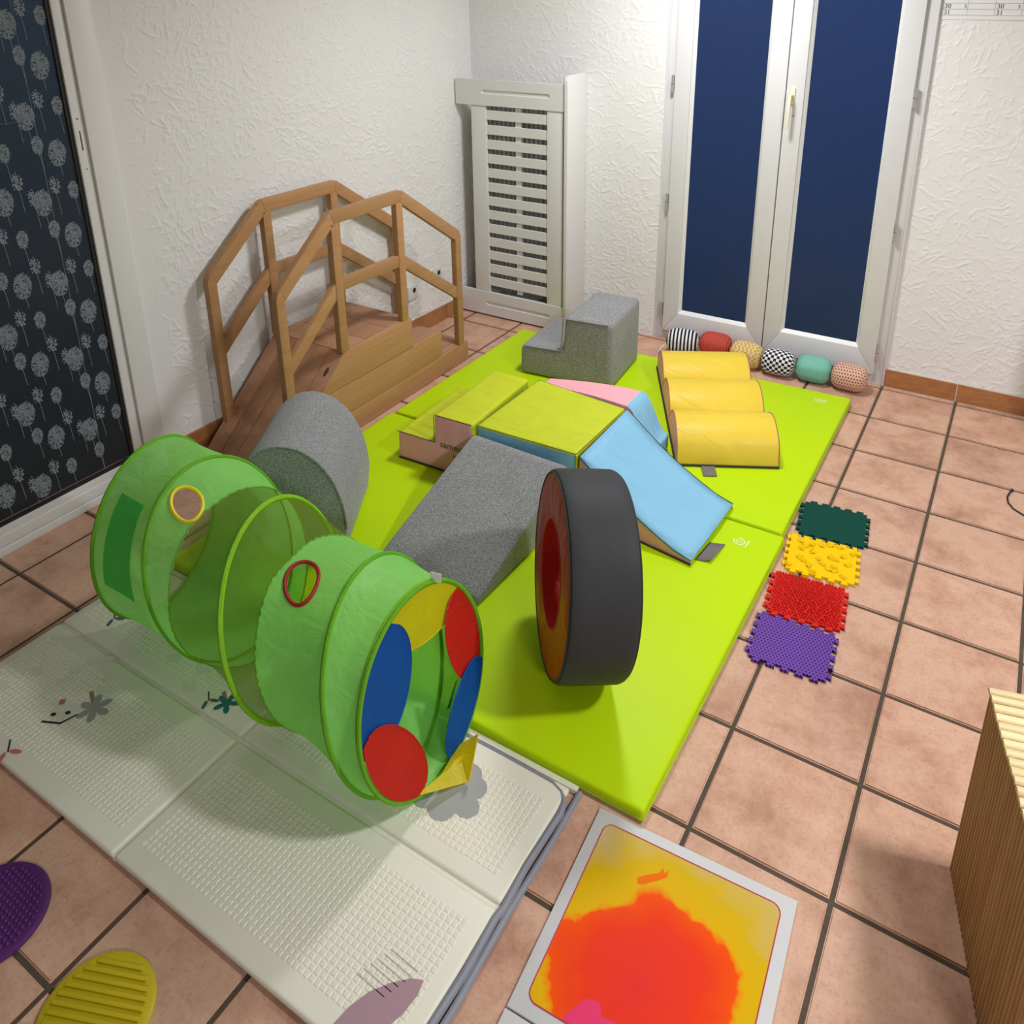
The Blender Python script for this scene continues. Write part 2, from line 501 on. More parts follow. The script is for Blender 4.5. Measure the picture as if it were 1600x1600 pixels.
def glass(name, tint, rough, ior=1.35, gloss_r=0.25):
    m = N(name)
    rf = m.n('ShaderNodeBsdfRefraction'); rf.inputs['Roughness'].default_value = rough; rf.inputs['IOR'].default_value = ior; rf.inputs['Color'].default_value = (*tint, 1)
    gl = m.n('ShaderNodeBsdfGlossy'); gl.inputs['Roughness'].default_value = gloss_r; gl.inputs['Color'].default_value = (0.8, 0.85, 0.9, 1)
    df = m.n('ShaderNodeBsdfDiffuse'); df.inputs['Color'].default_value = (0.009, 0.011, 0.014, 1)
    fr = m.n('ShaderNodeFresnel'); fr.inputs['IOR'].default_value = 1.2
    a = m.n('ShaderNodeAddShader'); m.l(rf.outputs[0], a.inputs[0]); m.l(df.outputs[0], a.inputs[1])
    x = m.n('ShaderNodeMixShader'); m.l(fr.outputs[0], x.inputs[0]); m.l(a.outputs[0], x.inputs[1]); m.l(gl.outputs[0], x.inputs[2])
    m.l(x.outputs[0], m.out.inputs['Surface'])
    return m.m
MAT['frosted'] = glass('frosted_glass', (0.95, 0.97, 1.0), 0.45)
MAT['dark_glass'] = glass('night_glass', (0.95, 0.75, 0.5), 0.25)
MAT['sticker'] = mk('white_window_sticker', (0.30, 0.34, 0.38), 0.8)
MAT['film'] = mk('film_seam', (0.12, 0.13, 0.15), 0.8)

# ------------------------------------------------------------------ setting: floor
PITCH_T = 0.33
GAP = 0.0115
floor = from_bm('floor', bm_box((-2.98, -8.0, -0.05), (4.6, 0.5, -0.004)), MAT['grout'], smooth=False)
tag(floor, 'terracotta tiled floor with dark grout joints', 'floor', kind='structure')
def tile_mesh(sx_, sy_):
    b = bm_box((-sx_/2, -sy_/2, -0.012), (sx_/2, sy_/2, 0.0))
    top = [e for e in b.edges if all(abs(v.co.z) < 1e-6 for v in e.verts)]
    bmesh.ops.bevel(b, geom=top, offset=0.0035, segments=2, affect='EDGES')
    me = bpy.data.meshes.new('tile'); b.to_mesh(me); b.free()
    me.polygons.foreach_set('use_smooth', [True] * len(me.polygons)); me.set_sharp_from_angle(angle=math.radians(50))
    me.materials.append(MAT['tile'])
    return me
TM = tile_mesh(PITCH_T - GAP, PITCH_T - GAP)
TM_back = tile_mesh(PITCH_T - GAP, 0.045)
TM_left = tile_mesh(0.165, PITCH_T - GAP)
TM_cor = tile_mesh(0.165, 0.045)
for kx in range(-9, 7):
    for ky in range(-14, 2):
        x = kx * PITCH_T + PITCH_T / 2; y = ky * PITCH_T + PITCH_T / 2
        me = TM
        if ky == 1 and kx == -9: me = TM_cor; y = 0.358; x = -2.7285
        elif ky == 1: me = TM_back; y = 0.358
        elif kx == -9: me = TM_left; x = -2.7285
        inst('tile', me, (x, y, 0.0), floor)

# ------------------------------------------------------------------ setting: walls with trowelled plaster relief
def relief_wall(name, P0, P1, z0, z1, seed, step=0.0036, fade0=0.0, dens=1750, gain=1.0):
    r = np.random.default_rng(seed)
    P0 = np.array(P0); P1 = np.array(P1)
    L = np.linalg.norm(P1 - P0); d = (P1 - P0) / L
    nrm = np.array([d[1], -d[0]])
    if nrm @ (np.array([-0.5, -2.0]) - P0) < 0: nrm = -nrm
    nu = int(L / step) + 1; nz = int((z1 - z0) / step) + 1
    us = np.linspace(0, L, nu); zs = np.linspace(z0, z1, nz)
    H = np.zeros((nu, nz))
    cl = r.uniform(0, 1, (60, 3)) * np.array([L, z1 - z0, PI]) + np.array([0, z0, 0])
    for k in range(int(L * (z1 - z0) * dens)):
        if r.random() < 0.5:
            c = cl[r.integers(60)]; cu = c[0] + r.normal() * 0.07; cz = c[1] + r.normal() * 0.07; a = c[2] + r.normal() * 0.35
        else:
            cu = r.uniform(0, L); cz = r.uniform(z0, z1); a = r.uniform(0, PI)
        ln = 0.010 + r.exponential(0.022); ln = min(ln, 0.12)
        amp = r.uniform(0.0007, 0.0027); wd = r.uniform(0.0024, 0.004); cv = r.normal() * (9 if ln < 0.04 else 2.5)
        R_ = ln / 2 + 0.02
        i0, i1 = max(0, int((cu - R_) / step)), min(nu, int((cu + R_) / step) + 1)
        j0, j1 = max(0, int((cz - z0 - R_) / step)), min(nz, int((cz - z0 + R_) / step) + 1)
        if i1 - i0 < 2 or j1 - j0 < 2: continue
        U, Z = np.meshgrid(us[i0:i1] - cu, zs[j0:j1] - cz, indexing='ij')
        x = U * math.cos(a) + Z * math.sin(a); y = -U * math.sin(a) + Z * math.cos(a) - cv * x * x
        env = np.clip(1.2 - (np.abs(x) / (ln / 2)) ** 4, 0, 1)
        tail = r.choice([1.0, 1.0, 1.0, 3.0])
        h = amp * env * np.where(y < 0, np.exp(-(y / wd) ** 2), np.exp(-(y / (wd * tail)) ** 2))
        H[i0:i1, j0:j1] = np.maximum(H[i0:i1, j0:j1], h)
    H *= gain
    if fade0: H *= np.clip((us - fade0) / 0.1, 0, 1)[:, None] ** 1.5
    H += 0.0006 * np.sin(us * 5.1)[:, None] * np.sin(zs * 4.3)[None]
    V = np.empty((nu, nz, 3))
    V[..., 0] = P0[0] + d[0] * us[:, None] + nrm[0] * H
    V[..., 1] = P0[1] + d[1] * us[:, None] + nrm[1] * H
    V[..., 2] = zs[None]
    return V, nrm

def grids_to_obj(name, grids, mat, quads=()):
    vs, ls = [], []
    off = 0
    for V, nrm in grids:
        nu, nz = V.shape[:2]
        idx = np.arange(nu * nz).reshape(nu, nz) + off
        q = np.stack([idx[:-1, :-1], idx[1:, :-1], idx[1:, 1:], idx[:-1, 1:]], -1).reshape(-1, 4)
        e1 = V[1, 0] - V[0, 0]; n = np.cross(e1, [0, 0, 1.0])
        if n[0] * nrm[0] + n[1] * nrm[1] < 0: q = q[:, ::-1]
        vs.append(V.reshape(-1, 3)); ls.append(q); off += nu * nz
    for qd in quads:
        vs.append(np.array(qd, float)); ls.append(np.arange(4)[None] + off); off += 4
    VV = np.concatenate(vs).astype(np.float32); LL = np.concatenate(ls).astype(np.int32)
    me = bpy.data.meshes.new(name)
    me.vertices.add(len(VV)); me.vertices.foreach_set('co', VV.ravel())
    me.loops.add(LL.size); me.loops.foreach_set('vertex_index', LL.ravel())
    me.polygons.add(len(LL)); me.polygons.foreach_set('loop_start', np.arange(0, LL.size, 4, dtype=np.int32))
    me.update(calc_edges=True); me.validate()
    me.polygons.foreach_set('use_smooth', [True] * len(me.polygons))
    me.materials.append(mat)
    o = bpy.data.objects.new(name, me); COL.objects.link(o)
    return o

CEIL = 2.52
def xw(y): return -2.742 + 0.025 * y            # left wall surface
ZR = 1.95
g1 = relief_wall('l', (xw(-1.94), -1.94), (xw(0.296), 0.296), 0, ZR, 3, fade0=0.03, gain=1.35)
wl = grids_to_obj('wall_left', [g1], MAT['plaster'], [
    [(xw(-1.94), -1.94, ZR), (xw(-1.94), -1.94, CEIL), (xw(0.296), 0.296, CEIL), (xw(0.296), 0.296, ZR)],
    [(xw(-3.4), -3.4, 2.14), (xw(-3.4), -3.4, CEIL), (xw(-1.94), -1.94, CEIL), (xw(-1.94), -1.94, 2.14)],
    [(xw(-7.97), -7.97, 0), (xw(-7.97), -7.97, CEIL), (xw(-3.4), -3.4, CEIL), (xw(-3.4), -3.4, 0)]])
tag(wl, 'white trowelled plaster wall behind the wooden bridge', 'wall', kind='structure')
CX = xw(0.296)
g2 = relief_wall('b1', (CX, 0.296), (-1.545, 0.352), 0, ZR, 5)
g3 = relief_wall('b2', (-0.335, 0.366), (0.75, 0.372), 0, ZR, 8)
wb = grids_to_obj('wall_back', [g2, g3], MAT['plaster'], [
    [(CX, 0.296, ZR), (-1.545, 0.352, ZR), (-1.545, 0.352, CEIL), (CX, 0.296, CEIL)],
    [(-1.545, 0.352, 2.2), (-0.335, 0.366, 2.2), (-0.335, 0.366, CEIL), (-1.545, 0.352, CEIL)],
    [(-0.335, 0.366, ZR), (0.75, 0.372, ZR), (0.75, 0.372, CEIL), (-0.335, 0.366, CEIL)],
    [(0.75, 0.372, 0), (4.52, 0.392, 0), (4.52, 0.392, CEIL), (0.75, 0.372, CEIL)]])
tag(wb, 'white trowelled plaster wall around the glazed double door', 'wall', kind='structure')
wr = from_bm('wall_right', bm_box((4.5, -7.95, 0), (4.56, 0.4, CEIL)), MAT['ceil'], smooth=False)
tag(wr, 'plain white wall out of view on the right', 'wall', kind='structure')
wf = from_bm('wall_front', bm_box((-2.96, -8.0, 0), (4.54, -7.94, CEIL)), MAT['ceil'], smooth=False)
tag(wf, 'plain white wall behind the viewer', 'wall', kind='structure')
ce = from_bm('ceiling', bm_box((-2.98, -8.0, CEIL), (4.56, 0.42, CEIL + 0.05)), MAT['ceil'], smooth=False)
tag(ce, 'plain white ceiling above the playroom', 'ceiling', kind='structure')

# skirting
bl = thing('baseboard_left', 'terracotta skirting tiles along the left wall', 'baseboard', (xw(-0.8), -0.8, 0), kind='structure')
ang_l = math.atan2(0.025, 1)
def plinth_mesh(L):
    b = bm_box((-L/2, -0.006, 0.004), (L/2, 0.006, 0.094), 0.003, 2)
    me = bpy.data.meshes.new('skirting_tile'); b.to_mesh(me); b.free(); me.materials.append(MAT['plinth']); return me
PM = plinth_mesh(0.325)
y = 0.13
while y > -1.9:
    inst('skirting_tile', PM, (xw(y) + 0.006, y, 0), bl, (0, 0, PI / 2 - ang_l))
    y -= 0.33
jb = bm_box((xw(-0.85) - 0.002, -1.93, 0.0), (xw(-0.85) + 0.005, 0.28, 0.0965)); rotz_bm(jb, -ang_l, (xw(-0.85), -0.85))
from_bm('joint_bed', jb, MAT['joint'], bl, smooth=False)
bb = thing('baseboard_back', 'terracotta skirting tiles right of the glazed door', 'baseboard', (0.5, 0.36, 0), kind='structure')
for k in range(8):
    inst('skirting_tile', PM, (-0.17 + 0.33 * k, 0.362, 0), bb)
from_bm('joint_bed', bm_box((-0.335, 0.3585, 0.0), (2.3, 0.366, 0.0965)), MAT['joint'], bb, smooth=False)

# ------------------------------------------------------------------ setting: glazed double door
YD = 0.352
door = thing('door_1', 'white double door with tall frosted dark blue panes', 'door', (-0.94, YD, 0), kind='structure')
fr = join_bm(bm_box((-1.545, YD + 0.006, 0), (-1.497, YD + 0.09, 2.2), 0.004), bm_box((-0.383, YD + 0.006, 0), (-0.333, YD + 0.09, 2.2), 0.004),
             bm_box((-1.498, YD + 0.008, 2.15), (-0.382, YD + 0.088, 2.198), 0.002), bm_box((-1.498, YD + 0.008, 0.001), (-0.382, YD + 0.088, 0.055), 0.002),
             bm_box((-1.556, YD - 0.004, 0), (-1.541, YD + 0.02, 2.2), 0.003), bm_box((-0.336, YD - 0.002, 0), (-0.326, YD + 0.02, 2.2), 0.003))
from_bm('door_frame', fr, MAT['pvc'], door)
from_bm('gasket', join_bm(bm_box((-0.945, YD + 0.02, 0.05), (-0.93, YD + 0.03, 2.15)), bm_box((-1.5, YD + 0.02, 0.045), (-0.38, YD + 0.03, 0.06))), MAT['dark'], door, smooth=False)
def leaf(x0, x1, gx0, gx1, gz0, hinge_x):
    z0, z1 = 0.058, 2.15
    gz1 = 2.03
    # stiles and rails with mitred joints
    def member(poly):
        return bm_prism(poly, 'y', YD - 0.012, YD + 0.045, 0.004, 2)
    b = join_bm(member([(x0, z0), (gx0, gz0), (gx0, gz1), (x0, z1)]), member([(x1, z0), (x1, z1), (gx1, gz1), (gx1, gz0)]),
                member([(x0, z0), (x1, z0), (gx1, gz0), (gx0, gz0)]), member([(x0, z1), (gx0, gz1), (gx1, gz1), (x1, z1)]))
    lf = from_bm('leaf', b, MAT['pvc'], door)
    e = 0.016
    bd = []
    for A, B, C, D in (((gx0, gz0), (gx1, gz0), (gx1 - e, gz0 + e), (gx0 + e, gz0 + e)), ((gx1, gz0), (gx1, gz1), (gx1 - e, gz1 - e), (gx1 - e, gz0 + e)),
                       ((gx1, gz1), (gx0, gz1), (gx0 + e, gz1 - e), (gx1 - e, gz1 - e)), ((gx0, gz1), (gx0, gz0), (gx0 + e, gz0 + e), (gx0 + e, gz1 - e))):
        q = bmesh.new()
        v = [q.verts.new((p[0], yy, p[1])) for p, yy in ((A, YD - 0.006), (B, YD - 0.006), (C, YD + 0.012), (D, YD + 0.012))]
        q.faces.new(v); bd.append(q)
    from_bm('glazing_bead', join_bm(*bd), MAT['paint'], lf, smooth=False)
    from_bm('pane', bm_box((gx0 + 0.002, YD + 0.014, gz0 + 0.002), (gx1 - 0.002, YD + 0.02, gz1 - 0.002)), MAT['frosted'], lf, smooth=False)
    for hz in (0.18, 0.80, 1.42, 2.0):
        h = join_bm(bm_tube([(hinge_x, YD - 0.014, hz - 0.045), (hinge_x, YD - 0.014, hz - 0.004)], 0.008, n=10), bm_tube([(hinge_x, YD - 0.014, hz + 0.0), (hinge_x, YD - 0.014, hz + 0.045)], 0.0065, n=10),
                    bm_box((hinge_x - 0.004, YD - 0.012, hz - 0.04), (hinge_x + 0.004, YD + 0.012, hz + 0.04)))
        from_bm('hinge', h, MAT['metal'], lf)
    return lf
leaf(-1.501, -0.9415, -1.417, -1.028, 0.172, -1.512)
rl = leaf(-0.9365, -0.379, -0.852, -0.464, 0.186, -0.371)
hb = join_bm(bm_box((-0.916, YD - 0.022, 1.355), (-0.892, YD - 0.010, 1.435), 0.004), bm_tube([(-0.906, YD - 0.02, 1.40), (-0.906, YD - 0.052, 1.395)], 0.009, n=10),
             bm_prism([(-0.914, 1.405), (-0.898, 1.405), (-0.9, 1.245), (-0.913, 1.245)], 'y', YD - 0.062, YD - 0.05, 0.003))
hd = from_bm('handle', hb, MAT['cream'], rl)
from_bm('keyhole', bm_box((-0.896, YD - 0.014, 1.3), (-0.889, YD - 0.0115, 1.304)), MAT['black'], rl, smooth=False)

# ------------------------------------------------------------------ setting: sliding glass door on the left wall
XD = -2.80
door2 = thing('door_2', 'white framed dark glass door covered with dandelion stickers', 'door', (XD, -2.6, 0), kind='structure')
frm = join_bm(bm_box((XD - 0.06, -2.028, 0), (XD + 0.022, -1.935, 2.14), 0.004), bm_box((XD - 0.06, -3.4, 0), (XD + 0.022, -3.31, 2.14), 0.004),
              bm_box((XD - 0.06, -3.4, 2.07), (XD + 0.022, -1.935, 2.14), 0.004), bm_box((XD - 0.06, -3.4, 0), (XD + 0.024, -1.935, 0.03), 0.003))
from_bm('door_frame', frm, MAT['paint'], door2)
from_bm('stile', bm_box((XD - 0.04, -2.068, 0.02), (XD + 0.010, -2.030, 2.08), 0.003), MAT['paint'], door2)
from_bm('stile', bm_box((XD - 0.04, -3.31, 0.02), (XD + 0.01, -3.27, 2.08), 0.003), MAT['paint'], door2)
from_bm('bottom_rail', join_bm(bm_box((XD - 0.04, -3.31, 0.033), (XD + 0.016, -2.068, 0.074), 0.003), bm_box((XD - 0.04, -3.27, 0.07), (XD + 0.010, -2.068, 0.102), 0.003)), MAT['paint'], door2)
from_bm('gasket', join_bm(bm_box((XD - 0.01, -2.082, 0.1), (XD + 0.002, -2.066, 2.08)), bm_box((XD - 0.01, -3.27, 0.1), (XD + 0.002, -2.07, 0.114))), MAT['black'], door2, smooth=False)
from_bm('lock_slot', join_bm(bm_box((XD + 0.0095, -2.051, 1.36), (XD + 0.0108, -2.047, 1.43)), bm_box((XD + 0.0095, -2.052, 1.47), (XD + 0.0108, -2.047, 1.475)), bm_box((XD + 0.0095, -2.05, 1.29), (XD + 0.0108, -2.046, 1.294))), MAT['black'], door2, smooth=False)
pane = from_bm('pane', bm_box((XD - 0.012, -3.27, 0.11), (XD - 0.006, -2.075, 2.07)), MAT['dark_glass'], door2, smooth=False)
from_bm('film_seam', join_bm(bm_box((XD - 0.0058, -2.1915, 0.115), (XD - 0.0054, -2.1885, 2.07)), bm_box((XD - 0.0058, -3.27, 1.487), (XD - 0.0054, -2.19, 1.489))), MAT['film'], pane, smooth=False)

def dandelion(kind, seed):
    r = np.random.default_rng(seed)
    a, b_, n, stem = {'big': (0.0295, 0.046, 580, 0.05), 'mid': (0.0185, 0.031, 280, 0.07), 'seed': (0.018, 0.032, 85, 0.08)}[kind]
    b = bmesh.new()
    for k in range(n):
        rad = math.sqrt(r.uniform(0.0, 1)); t = r.uniform(0, 2 * PI)
        if kind != 'seed' and rad > 0.85 and r.random() < 0.35: rad *= 1.06
        cy, cz = a * rad * math.cos(t), b_ * rad * math.sin(t)
        sz = r.uniform(0.0014, 0.0032) * (0.9 if kind != 'seed' else 1.25)
        th = math.atan2(cz, cy) + r.normal() * 0.3
        ln = sz * r.uniform(1.0, 2.0)
        ca, sa = math.cos(th), math.sin(th)
        p = [(ln, 0), (0, sz * 0.6), (-ln, 0), (0, -sz * 0.6)]
        b.faces.new([b.verts.new((0, cy + u * ca - v * sa, cz + u * sa + v * ca)) for u, v in p])
    # stem, slightly bent
    pts = [(0.006 * math.sin(i / 6 * 1.4), -b_ * 0.6 - stem * i / 6 * 1.1) for i in range(7)]
    wd = 0.0006
    for i in range(6):
        (y0, z0), (y1, z1) = pts[i], pts[i + 1]
        b.faces.new([b.verts.new(c) for c in ((0, y0 - wd, z0), (0, y0 + wd, z0), (0, y1 + wd, z1), (0, y1 - wd, z1))])
    for f in b.faces:
        f.normal_update()
        if f.normal.x < 0: f.normal_flip()
    me = bpy.data.meshes.new('dandelion_sticker'); b.to_mesh(me); b.free(); me.materials.append(MAT['sticker'])
    return me
DN = {k: dandelion(k, i + 20) for i, k in enumerate(('big', 'mid', 'seed'))}
cell = [('big', 0, 0), ('big', -0.083, 0.137), ('mid', -0.062, 0.037), ('mid', 0.033, 0.16), ('seed', -0.031, 0.19), ('seed', -0.112, 0.16), ('seed', 0.055, 0.06)]
for ax in range(-5, 2):
    for bz in range(-8, 12):
        for k, dy, dz in cell:
            y = -2.135 + 0.209 * ax + dy; z = 0.17 - 0.166 * ax + 0.2985 * bz + dz
            if -2.72 < y < -2.085 and 0.17 < z < 1.98:
                inst('dandelion_sticker', DN[k], (XD - 0.0045, y, z), pane)

# ------------------------------------------------------------------ radiator and its cover
YC = 0.125
rad = thing('radiator', 'grey ribbed radiator behind the white slatted cover', 'radiator', (-2.33, 0.24, 0))
from_bm('panel', bm_box((-2.60, 0.225, 0.14), (-2.08, 0.255, 1.33), 0.006), MAT['radiator'], rad)
fm = bpy.data.meshes.new('fin'); b = bm_prism([(-0.011, 0), (-0.006, -0.018), (0.006, -0.018), (0.011, 0)], 'z', 0.15, 1.32); b.to_mesh(fm); b.free(); fm.materials.append(MAT['radiator'])
for k in range(17): inst('fin', fm, (-2.583 + k * 0.0305, 0.226, 0), rad)
for x in (-2.5, -2.2):
    for z in (0.25, 1.0): from_bm('wall_bracket', bm_box((x, 0.25, z), (x + 0.04, 0.30, z + 0.06)), MAT['radiator'], rad, smooth=False)
    from_bm('foot', bm_box((x, 0.225, 0.0), (x + 0.02, 0.25, 0.2)), MAT['radiator'], rad, smooth=False)

cov = thing('radiator_cover', 'tall white slatted radiator cover in the corner', 'radiator cover', (-2.38, YC, 0))
def rail_groove(x0, x1, z0, z1, gx0, gx1, gz, gh):
    """board with a routed round-ended groove in its front face"""
    from mathutils.geometry import tessellate_polygon
    y0, y1 = YC, YC + 0.022
    out = [(x0, z0), (x1, z0), (x1, z1), (x0, z1)]
    rr = gh / 2
    inn = [(gx1 + rr * math.sin(t), gz - rr * math.cos(t)) for t in [PI * i / 8 for i in range(9)]] + [(gx0 - rr * math.sin(t), gz + rr * math.cos(t)) for t in [PI * i / 8 for i in range(9)]]
    tri = tessellate_polygon([[Vector((p[0], p[1], 0)) for p in out], [Vector((p[0], p[1], 0)) for p in inn[::-1]]])
    al = out + inn[::-1]
    b = bmesh.new()
    v = [b.verts.new((p[0], y0, p[1])) for p in al]
    for t in tri:
        try: b.faces.new([v[i] for i in t])
        except ValueError: pass
    bk = [b.verts.new((p[0], y1, p[1])) for p in out]
    b.faces.new(bk)
    for i in range(4): b.faces.new((v[i], v[(i+1) % 4], bk[(i+1) % 4], bk[i]))
    n = len(inn); gi = v[4:]
    cx = (gx0 + gx1) / 2
    gb = [b.verts.new((cx + (q.co.x - cx) * 0.985, y0 + 0.007, gz + (q.co.z - gz) * 0.7)) for q in gi]
    for i in range(n): b.faces.new((gi[i], gi[(i+1) % n], gb[(i+1) % n], gb[i]))
    b.faces.new(gb)
    bmesh.ops.recalc_face_normals(b, faces=list(b.faces))
    return b
from_bm('top_rail', rail_groove(-2.728, -2.022, 1.268, 1.408, -2.54, -2.125, 1.343, 0.024), MAT['paint_cover'], cov, ang=30)
from_bm('bottom_rail', rail_groove(-2.728, -2.022, 0.012, 0.155, -2.54, -2.125, 0.085, 0.024), MAT['paint_cover'], cov, ang=30)
from_bm('stile', bm_box((-2.628, YC + 0.006, 0.155), (-2.528, YC + 0.024, 1.268), 0.002), MAT['paint_cover'], cov)
from_bm('stile', bm_box((-2.132, YC + 0.006, 0.155), (-2.036, YC + 0.024, 1.268), 0.002), MAT['paint_cover'], cov)
sm = bpy.data.meshes.new('slat'); b = bm_box((-0.2, 0, -0.0265), (0.2, 0.012, 0.0265), 0.002); b.to_mesh(sm); b.free(); sm.materials.append(MAT['paint_cover'])
for k in range(13): inst('slat', sm, (-2.33, YC + 0.012, 1.215 - k * 0.0825), cov)
from_bm('batten', bm_box((-2.345, YC + 0.0245, 0.17), (-2.308, YC + 0.036, 1.26)), MAT['paint_cover'], cov, smooth=False)
from_bm('side_panel', bm_prism([(YC - 0.012, 0.0), (0.325, 0.0), (0.325, 1.455), (YC + 0.01, 1.455), (YC - 0.012, 1.43)], 'x', -2.018, -1.998, 0.002), MAT['paint_cover'], cov)
from_bm('foot_batten', bm_box((-2.7, YC + 0.024, 0.0), (-2.03, YC + 0.05, 0.02)), MAT['paint_cover'], cov, smooth=False)

# ------------------------------------------------------------------ wall sockets
for k, (y, z, lab) in enumerate(((-0.33, 0.262, 'white wall socket seen below the middle rail of the bridge'), (-0.105, 0.30, 'white wall socket nearest the radiator cover'))):
    t = thing('wall_socket', lab, 'socket', (xw(y), y, z), 'sockets behind the bridge')
    X = xw(y)
    from_bm('plate', bm_box((X, y - 0.04, z - 0.042), (X + 0.011, y + 0.04, z + 0.042), 0.004, 3), MAT['pvc'], t)
    from_bm('socket_hole', bm_tube([(X + 0.006, y + 0.012, z + 0.012), (X + 0.0115, y + 0.012, z + 0.012)], 0.014, n=16), MAT['black'], t)

# ------------------------------------------------------------------ calendar
cal = thing('wall_calendar', 'white paper year calendar pinned beside the glazed door', 'calendar', (0.05, 0.366, 1.752))
YP = 0.3635
pp = from_bm('sheet', bm_box((-0.323, YP, 1.752), (0.42, YP + 0.0015, 2.35)), MAT['paper'], cal, smooth=False)
lines = [bm_box((-0.318, YP - 0.0006, z - 0.0007), (0.41, YP, z + 0.0007)) for z in (1.770, 1.794, 1.818, 1.842)]
lines += [bm_box((x - 0.0006, YP - 0.0006, 1.770), (x + 0.0006, YP, 2.3)) for x in (-0.318, -0.223, -0.121, -0.022, 0.077, 0.176, 0.275, 0.374)]
from_bm('ruled_lines', join_bm(*lines), MAT['ink_lt'], cal, smooth=False)
RX = Matrix.Rotation(PI / 2, 4, 'X')
tx = []
for x in (-0.312, -0.115, 0.083, 0.281):
    tx += [text_bm('30', 0.026, Matrix.Translation((x, YP - 0.0007, 1.798)) @ RX), text_bm('31', 0.026, Matrix.Translation((x, YP - 0.0007, 1.773)) @ RX)]
    tx += [text_bm('5', 0.02, Matrix.Translation((x + 0.076, YP - 0.0007, 1.799)) @ RX)]
from_bm('lettering', join_bm(*tx), MAT['ink'], cal, smooth=False)

# ------------------------------------------------------------------ lime gym mats
MZ = 0.04
def gym_mat(name, corners, label, logo):
    (x0, y0), (x1, y1), (x2, y2), (x3, y3) = corners
    cx = sum(c[0] for c in corners) / 4; cy = sum(c[1] for c in corners) / 4
    t = thing('gym_mat', label, 'mat', (cx, cy, 0), 'lime green gym mats')
    b = bm_prism(corners, 'z', 0.002, MZ, 0.011, 3)
    from_bm('cover', b, MAT['vinyl_green'], t)
    ins = [(cx + (c[0] - cx) * 1.0005, cy + (c[1] - cy) * 1.0005, 0.012) for c in corners]
    pts = []
    for i in range(4):
        a, c = Vector(ins[i]), Vector(ins[(i + 1) % 4])
        pts += [a.lerp(c, k / 12) for k in range(12)]
    from_bm('piping', bm_tube(pts, 0.0035, closed=True), MAT['piping_green'], t)
    lx, ly = logo
    lg = []
    for rr, a0, a1 in ((0.0165, -200, 110), (0.007, 0, 340)):
        for k in range(14):
            f0 = math.radians(a0 + (a1 - a0) * k / 14); f1 = math.radians(a0 + (a1 - a0) * (k + 1) / 14)
            lg.append(bm_flat([(lx + rr * math.cos(f0), ly + rr * math.sin(f0)), (lx + (rr + 0.0042) * math.cos(f0), ly + (rr + 0.0042) * math.sin(f0)), (lx + (rr + 0.0042) * math.cos(f1), ly + (rr + 0.0042) * math.sin(f1)), (lx + rr * math.cos(f1), ly + rr * math.sin(f1))], MZ + 0.0006))
    lg.append(bm_flat([(lx + 0.024, ly - 0.022), (lx + 0.029, ly - 0.022), (lx + 0.034, ly + 0.02), (lx + 0.028, ly + 0.02)], MZ + 0.0006))
    from_bm('logo', join_bm(*lg), MAT['logo'], t, smooth=False)
    return t
gym_mat('gym_mat', [(-2.215, -1.135), (-0.430, -1.125), (-0.425, 0.066), (-2.21, -0.012)], 'lime green gym mat nearest the glazed door, carrying the yellow bumps', (-0.553, -0.035))
gym_mat('gym_mat', [(-2.215, -2.350), (-0.428, -2.360), (-0.418, -1.139), (-2.225, -1.150)], 'lime green gym mat in front, carrying the black and red tyre', (-0.548, -1.249))

# ------------------------------------------------------------------ wooden step bridge
XN, XF = -2.295, -2.728
bridge = thing('step_bridge', 'wooden step bridge with ramp, platform and two handrails against the wall', 'play bridge', ((XN + XF) / 2, -1.1, 0))
Y0, Y1, Y2, Y3, Y4 = -1.79, -1.345, -0.885, -0.66, -0.43
Z1, Z2, Z3 = 0.402, 0.248, 0.108
def ramp_y(z): return Y0 + (z - 0.02) / (Z1 - 0.02) * (Y1 - Y0)
for xs in ((XN - 0.02, XN), (XF, XF + 0.02)):
    for nm, z0, z1, ye in (('side_board', 0.004, Z3 - 0.0015, Y4), ('side_board', Z3 + 0.0015, Z2 - 0.0015, Y3), ('side_board', Z2 + 0.0015, Z1, Y2)):
        poly = [(ramp_y(max(z0, 0.02)) + 0.004, z0), (ye, z0), (ye, z1), (ramp_y(z1) + 0.004, z1)]
        from_bm(nm, bm_prism(poly, 'x', xs[0], xs[1], 0.002, 2), MAT['wood'], bridge)
# ramp planks, running up the slope
nrp = 5
dy, dz = Y1 - Y0, Z1 - 0.02
Ls = math.hypot(dy, dz); ny, nz_ = -dz / Ls, dy / Ls
for k in range(nrp):
    a = XF + (XN - XF) * k / nrp + 0.0012; c = XF + (XN - XF) * (k + 1) / nrp - 0.0012
    poly = [(Y0 - 0.004, 0.012), (Y1, Z1), (Y1 + 0.004 + 0.012 * dz / Ls, Z1 - 0.012 * dy / Ls - 0.006), (Y0 + 0.025, 0.004)]
    from_bm('ramp_plank', bm_prism(poly, 'x', a, c, 0.002, 2), MAT['wood_ramp'], bridge)
